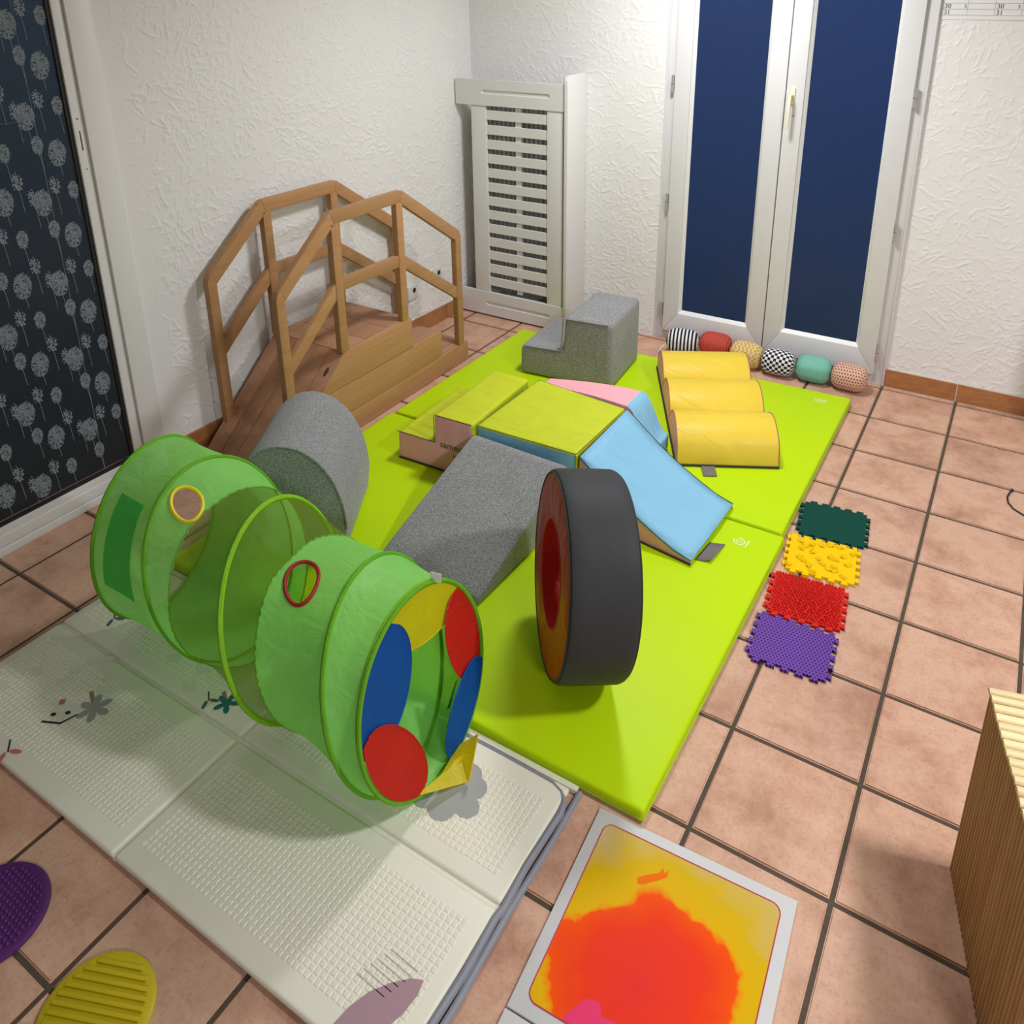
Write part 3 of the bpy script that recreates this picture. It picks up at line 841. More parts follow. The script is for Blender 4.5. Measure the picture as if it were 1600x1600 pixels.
# treads
def tread(y0, y1, z, n):
    for k in range(n):
        a = y0 + (y1 - y0) * k / n + 0.001; c = y0 + (y1 - y0) * (k + 1) / n - 0.001
        from_bm('tread_plank', bm_box((XF + 0.02, a, z - 0.018), (XN - 0.0205, c, z), 0.002), MAT['wood_ramp'], bridge)
tread(Y1 + 0.004, Y2, Z1, 3); tread(Y2 + 0.018, Y3, Z2, 1); tread(Y3 + 0.018, Y4, Z3, 1)
for y, z0, z1 in ((Y2, Z2 - 0.01, Z1), (Y3, Z3 - 0.01, Z2), (Y4, 0.004, Z3)):
    from_bm('riser', bm_box((XF + 0.02, y - 0.018, z0), (XN - 0.0205, y - 0.001, z1 - 0.018), 0.0015), MAT['wood'], bridge)
def handrail(xc):
    x0, x1 = xc - 0.0155, xc + 0.0155
    hw = 0.0225
    YP_ = [-1.663, -1.338, -0.925, -0.485]; ZT = [0.775, 1.035, 1.032, 0.725]
    zb = [Z1 - (Y1 - YP_[0]) * dz / dy - 0.012, Z1, Z1, Z3]
    o = [Vector((YP_[0] - hw, ZT[0])), Vector((YP_[1] - hw, ZT[1])), Vector((YP_[2] + hw, ZT[2])), Vector((YP_[3] + hw, ZT[3]))]
    th = 0.056
    dd = [(o[i + 1] - o[i]).normalized() for i in range(3)]
    nn = [Vector((d.y, -d.x)) for d in dd]
    def meet(i, yv):            # inner edge of member i at a given y
        p = o[i] + nn[i] * th
        return Vector((yv, p.y + dd[i].y / dd[i].x * (yv - p.x)))
    def mitre(i):               # inner mitre point between member i-1 and i
        m = (nn[i - 1] + nn[i]).normalized()
        return o[i] + m * (th / m.dot(nn[i]))
    q = [meet(0, YP_[0] + hw), mitre(1), mitre(2), meet(2, YP_[3] - hw)]
    RC = 0.035
    A = [o[0] + dd[0] * RC, o[1], o[2], o[3] - dd[2] * RC]
    for i in range(3):
        P_, Q_ = A[i], A[i + 1]
        poly = [P_ if i == 0 else P_ + dd[i] * 0.010, Q_ if i == 2 else Q_ - dd[i] * 0.010]
        if i < 2: poly.append(Q_ + (q[i + 1] - Q_) * 0.05)
        poly += [q[i + 1], q[i]]
        if i > 0: poly.append(P_ + (q[i] - P_) * 0.05)
        from_bm('top_rail', bm_prism([tuple(p) for p in poly], 'x', x0, x1, 0.003, 2), MAT['wood'], bridge)
    for i in range(4):
        y = YP_[i]; zl = zb[i]
        slope = dz / dy if i == 0 else 0
        if i == 0:
            arc = bez((y - hw, ZT[0] - RC), tuple(o[0]), tuple(A[0]), 6)
            poly = [(y - hw, zl - slope * hw), (y + hw, zl + slope * hw), tuple(q[0])] + arc[::-1]
        elif i == 3:
            arc = bez((y + hw, ZT[3] - RC), tuple(o[3]), tuple(A[3]), 6)
            poly = [(y - hw, zl), (y + hw, zl)] + arc + [tuple(q[3])]
        else:
            zt = ZT[i] - th + 0.002
            poly = [(y - hw, zl), (y + hw, zl), (y + hw, zt), (y - hw, zt)]
        from_bm('post', bm_prism(poly, 'x', x0, x1, 0.003, 2, limit=35), MAT['wood'], bridge)
    hm = 0.027
    for (ya, za), (yb, zb_) in (((YP_[0] + hw, 0.452), (YP_[1] - hw, 0.687)), ((YP_[1] + hw, 0.707), (YP_[2] - hw, 0.703)), ((YP_[2] + hw, 0.687), (YP_[3] - hw, 0.405))):
        k = (zb_ - za) / (yb - ya); e = hm * math.sqrt(1 + k * k)
        from_bm('middle_rail', bm_prism([(ya, za - e), (yb, zb_ - e), (yb, zb_ + e), (ya, za + e)], 'x', x0 + 0.002, x1 - 0.002, 0.003, 2), MAT['wood'], bridge)
handrail(XN - 0.0165); handrail(XF + 0.0165)
# a few dark knots in the ramp, as in the timber
for x, t in ((-2.64, 0.27), (-2.70, 0.06), (-2.335, 0.82), (-2.37, 0.45)):
    y = Y0 + dy * t; z = 0.012 + (Z1 - 0.012) * t
    r_ = 0.012 if t > 0.8 else 0.006
    M4 = Matrix.Translation((x, y + ny * 0.0, z + 0.0006)) @ Matrix.Rotation(math.atan2(dz, dy), 4, 'X')
    b = bmesh.new(); b.faces.new([b.verts.new((r_ * 0.8 * math.cos(a), r_ * 1.9 * math.sin(a), 0.0012)) for a in [2*PI*k/12 for k in range(12)]]); b.transform(M4)
    from_bm('knot', b, MAT['knot'], bridge, smooth=False)

# ------------------------------------------------------------------ grey felt foam pieces
def arch_block():
    # half-round bolster standing on its flat base; axis from the near end face to the far one
    c0 = Vector((-1.870, -2.105)); c1 = Vector((-2.075, -1.755))
    d = (c1 - c0).normalized(); L = (c1 - c0).length
    n = Vector((d.y, -d.x))
    H, W = 0.42, 0.40
    prof = []
    for k in range(25):
        t = PI * k / 24
        x = math.cos(t) * W / 2
        prof.append((x, 0.10 + (H - 0.10) * math.sin(t) ** 0.92 if 0 < k < 24 else 0.10))
    prof = [(W / 2 - 0.012, 0.0)] + prof + [(-W / 2 + 0.012, 0.0)]
    b = bm_prism(prof, 'y', 0, L, 0.012, 3, limit=35)
    M4 = Matrix(((n.x, d.x, 0, c0.x), (n.y, d.y, 0, c0.y), (0, 0, 1, MZ + 0.001), (0, 0, 0, 1)))
    b.transform(M4)
    t = thing('felt_arch', 'rounded grey felt foam arch beside the wooden ramp', 'foam block', ((c0.x + c1.x) / 2, (c0.y + c1.y) / 2, MZ))
    bmesh.ops.recalc_face_normals(b, faces=list(b.faces))
    parts = split(b, lambda f: ('end_panel', f.normal.x * d.x + f.normal.y * d.y > 0) if abs(f.normal.x * d.x + f.normal.y * d.y) > 0.9 else ('cover', 0))
    for k in parts: from_bm(k[0], parts[k], MAT['felt'], t)
    pts = [(c0 + n * p[0] * 1.0 - d * 0.001) for p in prof[1:-1]]
    from_bm('seam', bm_tube([(q.x, q.y, MZ + p[1] + 0.001) for q, p in zip(pts, prof[1:-1])], 0.004), MAT['felt'], t)
arch_block()

def felt_steps():
    t = thing('felt_steps', 'grey felt foam steps by the glazed door', 'foam block', (-1.67, -0.22, MZ))
    prof = [(-1.93, 0), (-1.44, 0), (-1.44, 0.345), (-1.685, 0.345), (-1.695, 0.165), (-1.925, 0.155)]
    b = bm_prism([(x, z + MZ + 0.001) for x, z in prof], 'y', -0.46, -0.045, 0.028, 4)
    rotz_bm(b, math.radians(5.0), (-1.45, -0.44))
    from_bm('cover', b, MAT['felt'], t)
    pr = [(-1.905, 0.155), (-1.70, 0.163), (-1.691, 0.338), (-1.46, 0.342)]
    pts = [Vector((x, -0.458, z + MZ)) for x, z in pr]
    tb = bm_tube([pts[0].lerp(pts[1], k/5) for k in range(5)] + [pts[1].lerp(pts[2], k/4) for k in range(4)] + [pts[2].lerp(pts[3], k/4) for k in range(5)], 0.004)
    rotz_bm(tb, math.radians(5.0), (-1.45, -0.44))
    from_bm('seam', tb, MAT['felt'], t)
felt_steps()

def felt_wedge():
    t = thing('felt_ramp', 'grey felt foam ramp leaning on the green topped block', 'foam block', (-1.34, -1.7, MZ))
    prof = [(-1.985, 0.0), (-1.425, 0.0), (-1.425, 0.215), (-1.455, 0.222), (-1.93, 0.05), (-1.985, 0.028)]
    b = bm_prism([(y, z + MZ + 0.001) for y, z in prof], 'x', -1.56, -1.14, 0.014, 3)
    rotz_bm(b, math.radians(-2.0), (-1.35, -1.43))
    parts = split(b, lambda f: ('side_panel', f.normal.x > 0) if abs(f.normal.x) > 0.9 else ('cover', 0))
    for k in parts: from_bm(k[0], parts[k], MAT['felt'], t)
felt_wedge()

# ------------------------------------------------------------------ coloured foam pieces
def outline_tube(parent, pts, name='piping', mat='piping_dark', r=0.0018, closed=False):
    P = []
    pts = [Vector(p) for p in pts]
    m = len(pts)
    for i in range(m if closed else m - 1):
        P += [pts[i].lerp(pts[(i + 1) % m], k / 6) for k in range(6)]
    if not closed: P.append(pts[-1])
    return from_bm(name, bm_tube(P, r, closed=closed), MAT[mat], parent)

def pink_steps():
    t = thing('foam_steps', 'pink sided foam steps with olive green treads', 'foam block', (-1.75, -1.2, MZ))
    ya, yb = -1.425, -0.965
    prof = [(-1.945, 0.004), (-1.572, 0.004), (-1.572, 0.252), (-1.752, 0.252), (-1.757, 0.127), (-1.94, 0.127)]
    b = bm_prism([(x, z + MZ) for x, z in prof], 'y', ya, yb, 0.015, 4)
    rotz_bm(b, math.radians(2.0), (-1.572, -1.4))
    parts = split(b, lambda f: ('side_panel', f.normal.y > 0) if abs(f.normal.y) > 0.8 else (('base', 0) if f.normal.z < -0.7 else ('cover', 0)))
    for k in parts: from_bm(k[0], parts[k], MAT[{'cover': 'f_green', 'side_panel': 'f_pink', 'base': 'base_dark'}[k[0]]], t)
    R_ = Matrix.Translation((-1.572, -1.4, 0)) @ Matrix.Rotation(math.radians(2.0), 4, 'Z') @ Matrix.Translation((1.572, 1.4, 0))
    outline_tube(t, [R_ @ Vector((x, ya + 0.001, z + MZ)) for x, z in ((-1.943, 0.127), (-1.757, 0.127), (-1.753, 0.252), (-1.573, 0.252))], r=0.0016)
    outline_tube(t, [R_ @ Vector((x, ya + 0.001, z + MZ)) for x, z in ((-1.94, 0.006), (-1.575, 0.006))], r=0.004)
    lt = text_bm('sameg', 0.042, R_ @ Matrix.Translation((-1.728, ya - 0.0008, MZ + 0.115)) @ RX)
    from_bm('lettering', lt, MAT['ink'], t, smooth=False)
    lt = text_bm('great', 0.018, R_ @ Matrix.Translation((-1.668, ya - 0.0008, MZ + 0.085)) @ RX)
    from_bm('lettering', lt, MAT['ink'], t, smooth=False)
pink_steps()

def platform():
    t = thing('foam_platform', 'square foam block with wrinkled olive green top and blue side', 'foam block', (-1.34, -1.18, MZ))
    C = [(-1.563, -1.405), (-1.128, -1.392), (-1.118, -0.985), (-1.556, -0.94)]
    b = bm_prism(C, 'z', MZ + 0.001, 0.288, 0.015, 4)
    def key(f):
        if f.normal.z > 0.35: return 'top_cover'
        if f.normal.x > 0.6: return 'green_side'
        if f.normal.z < -0.7: return 'base'
        return 'blue_side'
    parts = split(b, key)
    for k, m in (('top_cover', 'f_green'), ('green_side', 'f_green'), ('blue_side', 'f_blue'), ('base', 'base_dark')): from_bm(k, parts[k], MAT[m], t)
    MAT['piping_olive'] = mk('olive_piping', (0.20, 0.22, 0.02), 0.6)
    outline_tube(t, [(-1.34 + (x + 1.34) * 0.985, -1.18 + (y + 1.18) * 0.985, 0.2845) for x, y in C], closed=True, r=0.0020, mat='piping_olive')
    outline_tube(t, [(C[1][0], C[1][1], 0.06), (C[1][0], C[1][1], 0.283)], r=0.004, name='corner_piping', mat='f_green')
platform()

def blue_slide():
    t = thing('foam_slide', 'light blue foam slide with pink sides ending on the mat', 'foam block', (-0.9, -1.25, MZ))
    n = 14
    P = []
    for i in range(n + 1):
        f = i / n
        x = -1.112 + 0.462 * f
        z = 0.285 - 0.235 * f - 0.022 * math.sin(PI * f) + (0.012 * max(0, f - 0.9) / 0.1)
        row = []
        for j in range(9):
            g = j / 8
            ya = -1.398 + (-1.462 + 1.398) * f; yb = -0.985 + (-1.075 + 0.985) * f
            row.append((x + (0.02 * g if f > 0.5 else 0) * (f - 0.5) * 2 + 0.004 * math.sin(g * PI), ya + (yb - ya) * g, z + 0.006 * math.sin(PI * g)))
        P.append(row)
    top = bm_grid(P)
    bmesh.ops.recalc_face_normals(top, faces=list(top.faces))
    for f in top.faces:
        if f.normal.z < 0: f.normal_flip()
    tp = from_bm('sliding_cover', top, MAT['f_blue'], t)
    so = tp.modifiers.new('thickness', 'SOLIDIFY'); so.thickness = 0.008; so.offset = -1
    for j, nm in ((0, 'side_panel'), (8, 'side_panel')):
        b = bmesh.new()
        off = 0.004 if j == 0 else -0.004
        up = [Vector(P[i][j]) + Vector((0, off, -0.005)) for i in range(n + 1)]
        dn = [Vector((p.x, p.y, MZ + 0.002)) for p in up]
        U = [b.verts.new(p) for p in up]; D = [b.verts.new(p) for p in dn]
        for i in range(n): b.faces.new((U[i], U[i+1], D[i+1], D[i]))
        bmesh.ops.recalc_face_normals(b, faces=list(b.faces))
        from_bm(nm, b, MAT['f_pink'], t)
        outline_tube(t, [Vector(P[i][j]) + Vector((0, -off * 0.3, 0.0)) for i in range(0, n + 1, 2)], r=0.0018)
        outline_tube(t, [(P[0][j][0], P[0][j][1], MZ + 0.004), (P[n][j][0], P[n][j][1], MZ + 0.004)], r=0.003)
    b = bmesh.new()
    q = [b.verts.new(c) for c in ((P[0][0][0], P[0][0][1], MZ + 0.002), (P[0][8][0], P[0][8][1], MZ + 0.002), (P[0][8][0], P[0][8][1], 0.282), (P[0][0][0], P[0][0][1], 0.282))]
    b.faces.new(q); from_bm('back_panel', b, MAT['f_pink'], t, smooth=False)
    # dark grey fastening tab lying on the mat
    n2 = 6
    G = [[(-0.648 + 0.012 * j / 4 + 0.052 * i / n2, -1.425 + 0.115 * j / 4 + 0.012 * i / n2, MZ + 0.003 + 0.010 * (i / n2) ** 2 * (1 if j < 3 else 0.4)) for j in range(5)] for i in range(n2 + 1)]
    tb = bm_grid(G)
    for f in tb.faces:
        f.normal_update()
        if f.normal.z < 0: f.normal_flip()
    o = from_bm('fastening_tab', tb, MAT['strap'], t)
    so = o.modifiers.new('thickness', 'SOLIDIFY'); so.thickness = 0.003; so.offset = -1
blue_slide()

def wave_block():
    t = thing('foam_wave', 'pink and blue wavy foam piece behind the green topped block', 'foam block', (-1.3, -0.87, MZ))
    up = []
    for k in range(29):
        f = k / 28
        x = -1.545 + 0.545 * f
        if f < 0.78: z = 0.262 + 0.028 * math.sin(f / 0.78 * PI * 0.6)
        else:
            g = (f - 0.78) / 0.22
            z = 0.289 - (0.289 - 0.11) * (0.5 - 0.5 * math.cos(PI * g))
        up.append((x, z))
    prof = up + [(-1.0, MZ + 0.003), (-1.545, MZ + 0.003)]
    b = bm_prism(prof, 'y', 0.0, 1.0, 0.010, 3, limit=35)
    for v in b.verts:
        f = (v.co.x + 1.545) / 0.56
        yn, yf = -0.936 - 0.045 * f, -0.865 + 0.065 * f
        v.co.y = yn + (yf - yn) * v.co.y
    b.normal_update()
    def key(f):
        c = f.calc_center_median()
        if c.x > -1.125 and abs(f.normal.y) < 0.75: return 'blue_cover'
        return 'pink_cover'
    parts = split(b, key)
    for k, m in (('blue_cover', 'f_blue'), ('pink_cover', 'f_pink')): from_bm(k, parts[k], MAT[m], t)
wave_block()

def yellow_bumps():
    ang = math.atan2(0.2, 0.382)
    a = Vector((math.cos(ang), math.sin(ang), 0)); bdir = Vector((-math.sin(ang), math.cos(ang), 0))
    O = Vector((-0.922, -0.905, MZ))
    W, PB = 0.415, 0.305
    t = thing('foam_bumps', 'yellow foam crawling piece with three rounded bumps and pink ends', 'foam block', O + a * W / 2 + bdir * 0.45)
    prof = []
    for r_ in range(3):
        y0 = r_ * PB
        for k in range(17):
            u = k / 16
            if r_ > 0 and k == 0: continue
            s = math.sin(PI * u) ** 0.62 if 0 < u < 1 else 0
            base = 0.052
            if (r_ == 0 and u == 0) or (r_ == 2 and u == 1): prof.append((y0 + PB * u, 0.012)); continue
            prof.append((y0 + PB * u, base + (0.150 - base) * s))
    prof = prof + [(3 * PB - 0.0, 0.0), (0.0, 0.0)]
    b = bm_prism(prof, 'x', 0, W, 0.007, 2, limit=50)
    parts = split(b, lambda f: ('end_panel', f.normal.x > 0) if abs(f.normal.x) > 0.9 else (('base', 0) if f.normal.z < -0.8 else ('cover', 0)))
    M4 = Matrix(((a.x, bdir.x, 0, O.x), (a.y, bdir.y, 0, O.y), (0, 0, 1, O.z + 0.001), (0, 0, 0, 1)))
    for k in parts:
        parts[k].transform(M4); from_bm(k[0], parts[k], MAT[{'cover': 'f_yellow', 'end_panel': 'f_pink', 'base': 'base_dark'}[k[0]]], t, ang=50)
    for x in (0.002, W - 0.002):
        pts = [M4 @ Vector((x, p[0], p[1])) for p in prof[:-2]]
        from_bm('piping', bm_tube(pts, 0.0022), MAT['piping_rose'], t)
    from_bm('base_edge', join_bm(bm_tube([M4 @ Vector((0, -0.002, 0.005)), M4 @ Vector((W, -0.002, 0.005))], 0.005), bm_tube([M4 @ Vector((-0.002, 0, 0.005)), M4 @ Vector((-0.002, 3 * PB, 0.005))], 0.005)), MAT['base_dark'], t)
    q = bm_box((0.1, -0.075, 0.002), (0.155, 0.01, 0.005), 0.001); q.transform(M4)
    from_bm('fastening_tab', q, MAT['strap'], t)
yellow_bumps()

def tyre():
    th, lean, R, Wd, rh = 0.662, 0.10, 0.287, 0.185, 0.150
    c = Vector((-0.784, -2.0, 0))
    ax = Vector((math.cos(th), math.sin(th), 0)); h = Vector((-math.sin(th), math.cos(th), 0))
    upv = Vector((ax.x * math.sin(lean), ax.y * math.sin(lean), math.cos(lean)))
    axl = h.cross(upv)
    if axl.dot(ax) < 0: axl = -axl
    # lowest point of the rim rests on the mat
    rim = [(R * math.cos(k * PI / 60), R * math.sin(k * PI / 60)) for k in range(120)]
    zmin = min((s * upv.z * 1.0 + axl.z * e) for _, s in rim for e in (-Wd / 2 * 0.9, Wd / 2 * 0.9))
    c.z = MZ + 0.001 - zmin
    t = thing('foam_ring', 'upright foam tyre ring, charcoal tread and red walls', 'foam ring', (c.x, c.y, MZ))
    n = 72
    def ringgrid(prof):
        P = []
        for k in range(n):
            a = 2 * PI * k / n
            e = h * math.cos(a) + upv * math.sin(a)
            P.append([c + e * r_ + axl * w_ for r_, w_ in prof])
        b = bm_grid(P, closed_u=True)
        bmesh.ops.recalc_face_normals(b, faces=list(b.faces))
        return b
    e_ = Wd / 2
    tread = [(R - 0.012, -e_), (R - 0.004, -e_ + 0.004), (R, -e_ + 0.014)] + [(R + 0.001 * math.sin(PI * k / 6), -e_ + 0.014 + (Wd - 0.028) * k / 6) for k in range(1, 6)] + [(R, e_ - 0.014), (R - 0.004, e_ - 0.004), (R - 0.012, e_)]
    from_bm('tread', ringgrid(tread), MAT['f_black'], t)
    for s in (-1, 1):
        wall = [(R - 0.013, s * e_)] + [(R - 0.013 + (rh - R + 0.013) * k / 8, s * (e_ + 0.006 * math.sin(PI * k / 8))) for k in range(1, 9)]
        from_bm('side_wall', ringgrid(wall), MAT['f_red'], t)
        for rr, m in ((R - 0.011, 'piping_dark'), (rh, 'f_red')):
            pts = [c + (h * math.cos(2*PI*k/n) + upv * math.sin(2*PI*k/n)) * rr + axl * s * e_ for k in range(n)]
            from_bm('piping', bm_tube(pts, 0.003, closed=True), MAT[m], t)
    inner = [(rh - 0.006 * math.sin(PI * k / 8), -e_ + Wd * k / 8) for k in range(9)]
    from_bm('inner_lining', ringgrid(inner), MAT['f_red'], t)
tyre()

# ------------------------------------------------------------------ stuffed caterpillar draught stopper
def uvmat(name, build, rough=0.9):
    m = N(name)
    c = m.n('ShaderNodeTexCoord')
    s = m.sep(c.outputs['UV'])
    build(m, s[0], s[1])
    m.set(Roughness=rough); m.b.inputs['Specular IOR Level'].default_value = 0.2
    return m.m
def stripes(k, a, b_, duty=0.5):
    def f(m, u, v): m.col(m.mix(m.math('LESS_THAN', m.math('FRACT', m.math('MULTIPLY', u, k)), duty), b_, a))
    return f
def checks(ku, kv, a, b_):
    def f(m, u, v):
        p = m.math('ADD', m.math('FLOOR', m.math('MULTIPLY', u, ku)), m.math('FLOOR', m.math('MULTIPLY', v, kv)))
        m.col(m.mix(m.math('GREATER_THAN', m.math('MODULO', p, 2.0), 0.5), a, b_))
    return f
def chevron(k, kv, a, b_):
    def f(m, u, v):
        z = m.math('ABSOLUTE', m.math('SUBTRACT', m.math('FRACT', m.math('MULTIPLY', v, kv)), 0.5))
        m.col(m.mix(m.math('LESS_THAN', m.math('FRACT', m.math('ADD', m.math('MULTIPLY', u, k), m.math('MULTIPLY', z, 1.3))), 0.5), b_, a))
    return f
def dots(ku, kv, a, b_):
    def f(m, u, v):
        row = m.math('FLOOR', m.math('MULTIPLY', v, kv))
        o = m.math('MULTIPLY', m.math('MODULO', row, 2.0), 0.5)
        x = m.math('SUBTRACT', m.math('FRACT', m.math('ADD', m.math('MULTIPLY', u, ku), o)), 0.5)
        y = m.math('SUBTRACT', m.math('FRACT', m.math('MULTIPLY', v, kv)), 0.5)
        m.col(m.mix(m.math('LESS_THAN', m.math('ADD', m.math('MULTIPLY', x, x), m.math('MULTIPLY', y, y)), 0.1), a, b_))
    return f
navy, white = (0.012, 0.014, 0.04), (0.80, 0.79, 0.76)
seg_m = [uvmat('navy_stripe_cotton', stripes(9, navy, white)), uvmat('coral_rib_cotton', stripes(13, (0.55, 0.085, 0.06), (0.40, 0.055, 0.045), 0.6)),
         uvmat('mustard_zigzag_cotton', chevron(8, 14, (0.62, 0.36, 0.06), (0.72, 0.58, 0.36))), uvmat('navy_check_cotton', checks(12, 28, navy, white)),
         uvmat('mint_muslin', stripes(6, (0.20, 0.50, 0.40), (0.18, 0.46, 0.37), 0.9)), uvmat('peach_dot_cotton', dots(13, 26, (0.70, 0.47, 0.36), (0.36, 0.10, 0.09)))]
def caterpillar():
    t = thing('caterpillar_cushion', 'stuffed caterpillar draught cushion of six patterned segments along the door', 'cushion', (-0.9, 0.24, 0))
    cs = [(-1.335, 0.225), (-1.165, 0.270), (-0.985, 0.235), (-0.815, 0.222), (-0.642, 0.235), (-0.470, 0.232)]
    Rr = 0.068
    for i, (x, y) in enumerate(cs):
        nx = cs[min(i + 1, 5)]; pv = cs[max(i - 1, 0)]
        d = Vector((nx[0] - pv[0], nx[1] - pv[1], 0)).normalized()
        nn = Vector((-d.y, d.x, 0)); zz = Vector((0, 0, 1))
        c = Vector((x, y, Rr))
        L = 0.087
        nu, nv = 20, 32
        b = bmesh.new(); uvl = b.loops.layers.uv.new('UVMap')
        V = []
        for a in range(nu + 1):
            s = -1 + 2 * a / nu
            r_ = Rr * max(0.0, 1 - abs(s) ** 4.5) ** 0.5 if abs(s) < 1 else 0.0
            r_ = max(r_, 0.012)
            V.append([b.verts.new(c + d * (s * L) + nn * r_ * math.cos(2*PI*k/nv) * (1 + 0.03 * math.sin(5*k)) + zz * r_ * math.sin(2*PI*k/nv)) for k in range(nv)])
        for a in range(nu):
            for k in range(nv):
                f = b.faces.new((V[a][k], V[a][(k+1) % nv], V[a+1][(k+1) % nv], V[a+1][k]))
                for lp, (uu, vv) in zip(f.loops, ((a, k), (a, k + 1), (a + 1, k + 1), (a + 1, k))): lp[uvl].uv = (uu / nu, vv / nv)
        b.faces.new(V[0]); b.faces.new(V[-1])
        bmesh.ops.recalc_face_normals(b, faces=list(b.faces))
        from_bm('segment', b, seg_m[i], t, ang=80)
        if i == 4:
            pts = [c + d * (s * L) + (-nn * 0.93 + zz * -0.25) * (Rr * max(0.02, 1 - abs(s) ** 4.5) ** 0.5 + 0.0008) for s in np.linspace(-0.9, 0.9, 20)]
            from_bm('seam', bm_tube(pts, 0.002), seg_m[4], t)
    for i in range(5):
        a, b_ = cs[i], cs[i + 1]
        m = Vector(((a[0] + b_[0]) / 2, (a[1] + b_[1]) / 2, Rr))
        from_bm('tie', bm_tube([m + Vector((-0.006, 0, 0)), m + Vector((0.006, 0, 0))], 0.014, n=12), MAT['trim_red'], t)
    from_bm('cord_loop', bm_tube([(-1.415, 0.20, 0.05), (-1.435, 0.175, 0.03), (-1.44, 0.15, 0.01), (-1.42, 0.13, 0.006), (-1.40, 0.12, 0.006)], 0.003), MAT['cream'], t)
caterpillar()

# ------------------------------------------------------------------ puzzle massage tiles
def puzzle_outline(w_, h_, n_side, n_top, tooth, male_top=True, male_bot=True):
    """interlocking outline centred on 0; teeth stand out from the rectangle"""
    pts = []
    def edge(p, q, n, out):
        p, q = Vector(p), Vector(q); d = (q - p); L = d.length; d.normalize()
        nn = Vector((d.y, -d.x))
        r = [p]
        pt = L / (n + 0.35)
        for k in range(n):
            s0 = pt * (k + 0.35); s1 = s0 + pt * 0.5
            for s, o in ((s0 + 0.06 * pt, 0), (s0 - 0.05 * pt, tooth), (s1 + 0.05 * pt, tooth), (s1 - 0.06 * pt, 0)):
                r.append(p + d * s + nn * o * out)
        return r
    c = [(-w_/2, -h_/2), (w_/2, -h_/2), (w_/2, h_/2), (-w_/2, h_/2)]
    pts += edge(c[0], c[1], n_top, 1 if male_bot else -1)
    pts += edge(c[1], c[2], n_side, 1)
    pts += edge(c[2], c[3], n_top, 1 if male_top else -1)
    pts += edge(c[3], c[0], n_side, 1)
    return [(p.x, p.y) for p in pts]
ptiles = [('dark green rubber puzzle tile with flat top, farthest of the row', 'eva_green', (-0.2915, -0.928), 7.0, True),
          ('yellow rubber puzzle tile with shell relief', 'eva_yellow', (-0.2835, -1.148), 8.0, True),
          ('red rubber puzzle tile covered in soft spikes', 'eva_red', (-0.2785, -1.385), 7.0, True),
          ('purple dotted rubber puzzle tile, nearest of the row', 'eva_purple', (-0.2675, -1.605), 4.5, True)]
PT = 0.010
for i, (lab, mt, (cx, cy), deg, _) in enumerate(ptiles):
    t = thing('puzzle_tile', lab, 'puzzle tile', (cx, cy, 0.0), 'textured puzzle tiles in a row')
    t.rotation_euler = (0, 0, math.radians(deg))
    ol = puzzle_outline(0.222, 0.205, 5, 5, 0.013, male_top=(i == 0), male_bot=True)
    b = bm_prism(ol, 'z', 0.001, PT)
    b.transform(Matrix.Translation((cx, cy, 0)))
    from_bm('tile_body', b, MAT[mt], t, smooth=False)
    if mt == 'eva_red':
        rr = np.random.default_rng(4); bs = bmesh.new()
        for a in range(20):
            for c in range(18):
                u = (a + 0.5 + 0.5 * (c % 2)) / 20.5 - 0.5; v = (c + 0.5) / 18 - 0.5
                x = cx + u * 0.212 + rr.normal() * 0.0012; y = cy + v * 0.196 + rr.normal() * 0.0012
                hh = 0.0065 + 0.002 * (1 - 2 * math.hypot(u, v))
                lean = (u * 0.006, v * 0.006)
                base = [bs.verts.new((x + 0.0042 * math.cos(q * PI / 3), y + 0.0042 * math.sin(q * PI / 3), PT - 0.0005)) for q in range(6)]
                tip = [bs.verts.new((x + lean[0] + 0.0022 * math.cos(q * PI / 3), y + lean[1] + 0.0022 * math.sin(q * PI / 3), PT + hh)) for q in range(6)]
                for q in range(6): bs.faces.new((base[q], base[(q+1) % 6], tip[(q+1) % 6], tip[q]))
                bs.faces.new(tip)
        o = from_bm('spikes', bs, MAT[mt], t); o['kind'] = 'stuff'
    if mt == 'eva_yellow':
        rr = np.random.default_rng(9); bs = []
        for a in range(6):
            for c in range(4):
                x = cx - 0.088 + a * 0.0345 + rr.normal() * 0.004; y = cy - 0.07 + c * 0.046 + rr.normal() * 0.004
                a0 = rr.uniform(0, 2 * PI)
                for q in range(6):
                    an = a0 + (q - 2.5) * 0.24
                    l0, l1 = 0.007, 0.026
                    p0 = Vector((x + l0 * math.cos(an), y + l0 * math.sin(an), PT + 0.001)); p1 = Vector((x + l1 * math.cos(an), y + l1 * math.sin(an), PT + 0.0005))
                    mid = (p0 + p1) / 2 + Vector((0, 0, 0.0045))
                    bs.append(bm_tube([p0, mid, p1], 0.0022, n=5))
        o = from_bm('shell_relief', join_bm(*bs), MAT[mt], t); o['kind'] = 'stuff'

# ------------------------------------------------------------------ folding play mat
PMZ = 0.020
pm = thing('play_mat', 'cream embossed folding play mat under the crawl tunnel', 'play mat', (-1.43, -2.71, 0))
xs = [-2.272, -1.442, -0.612]; ys = [-3.082, -2.708, -2.374]
for i in range(2):
    for j in range(2):
        b = bm_box((xs[i] + 0.004, ys[j] + 0.006, 0.001), (xs[i+1] - 0.004, ys[j+1] - 0.006, PMZ), 0.009, 3)
        pn = from_bm('panel', b, MAT['playmat'], pm)
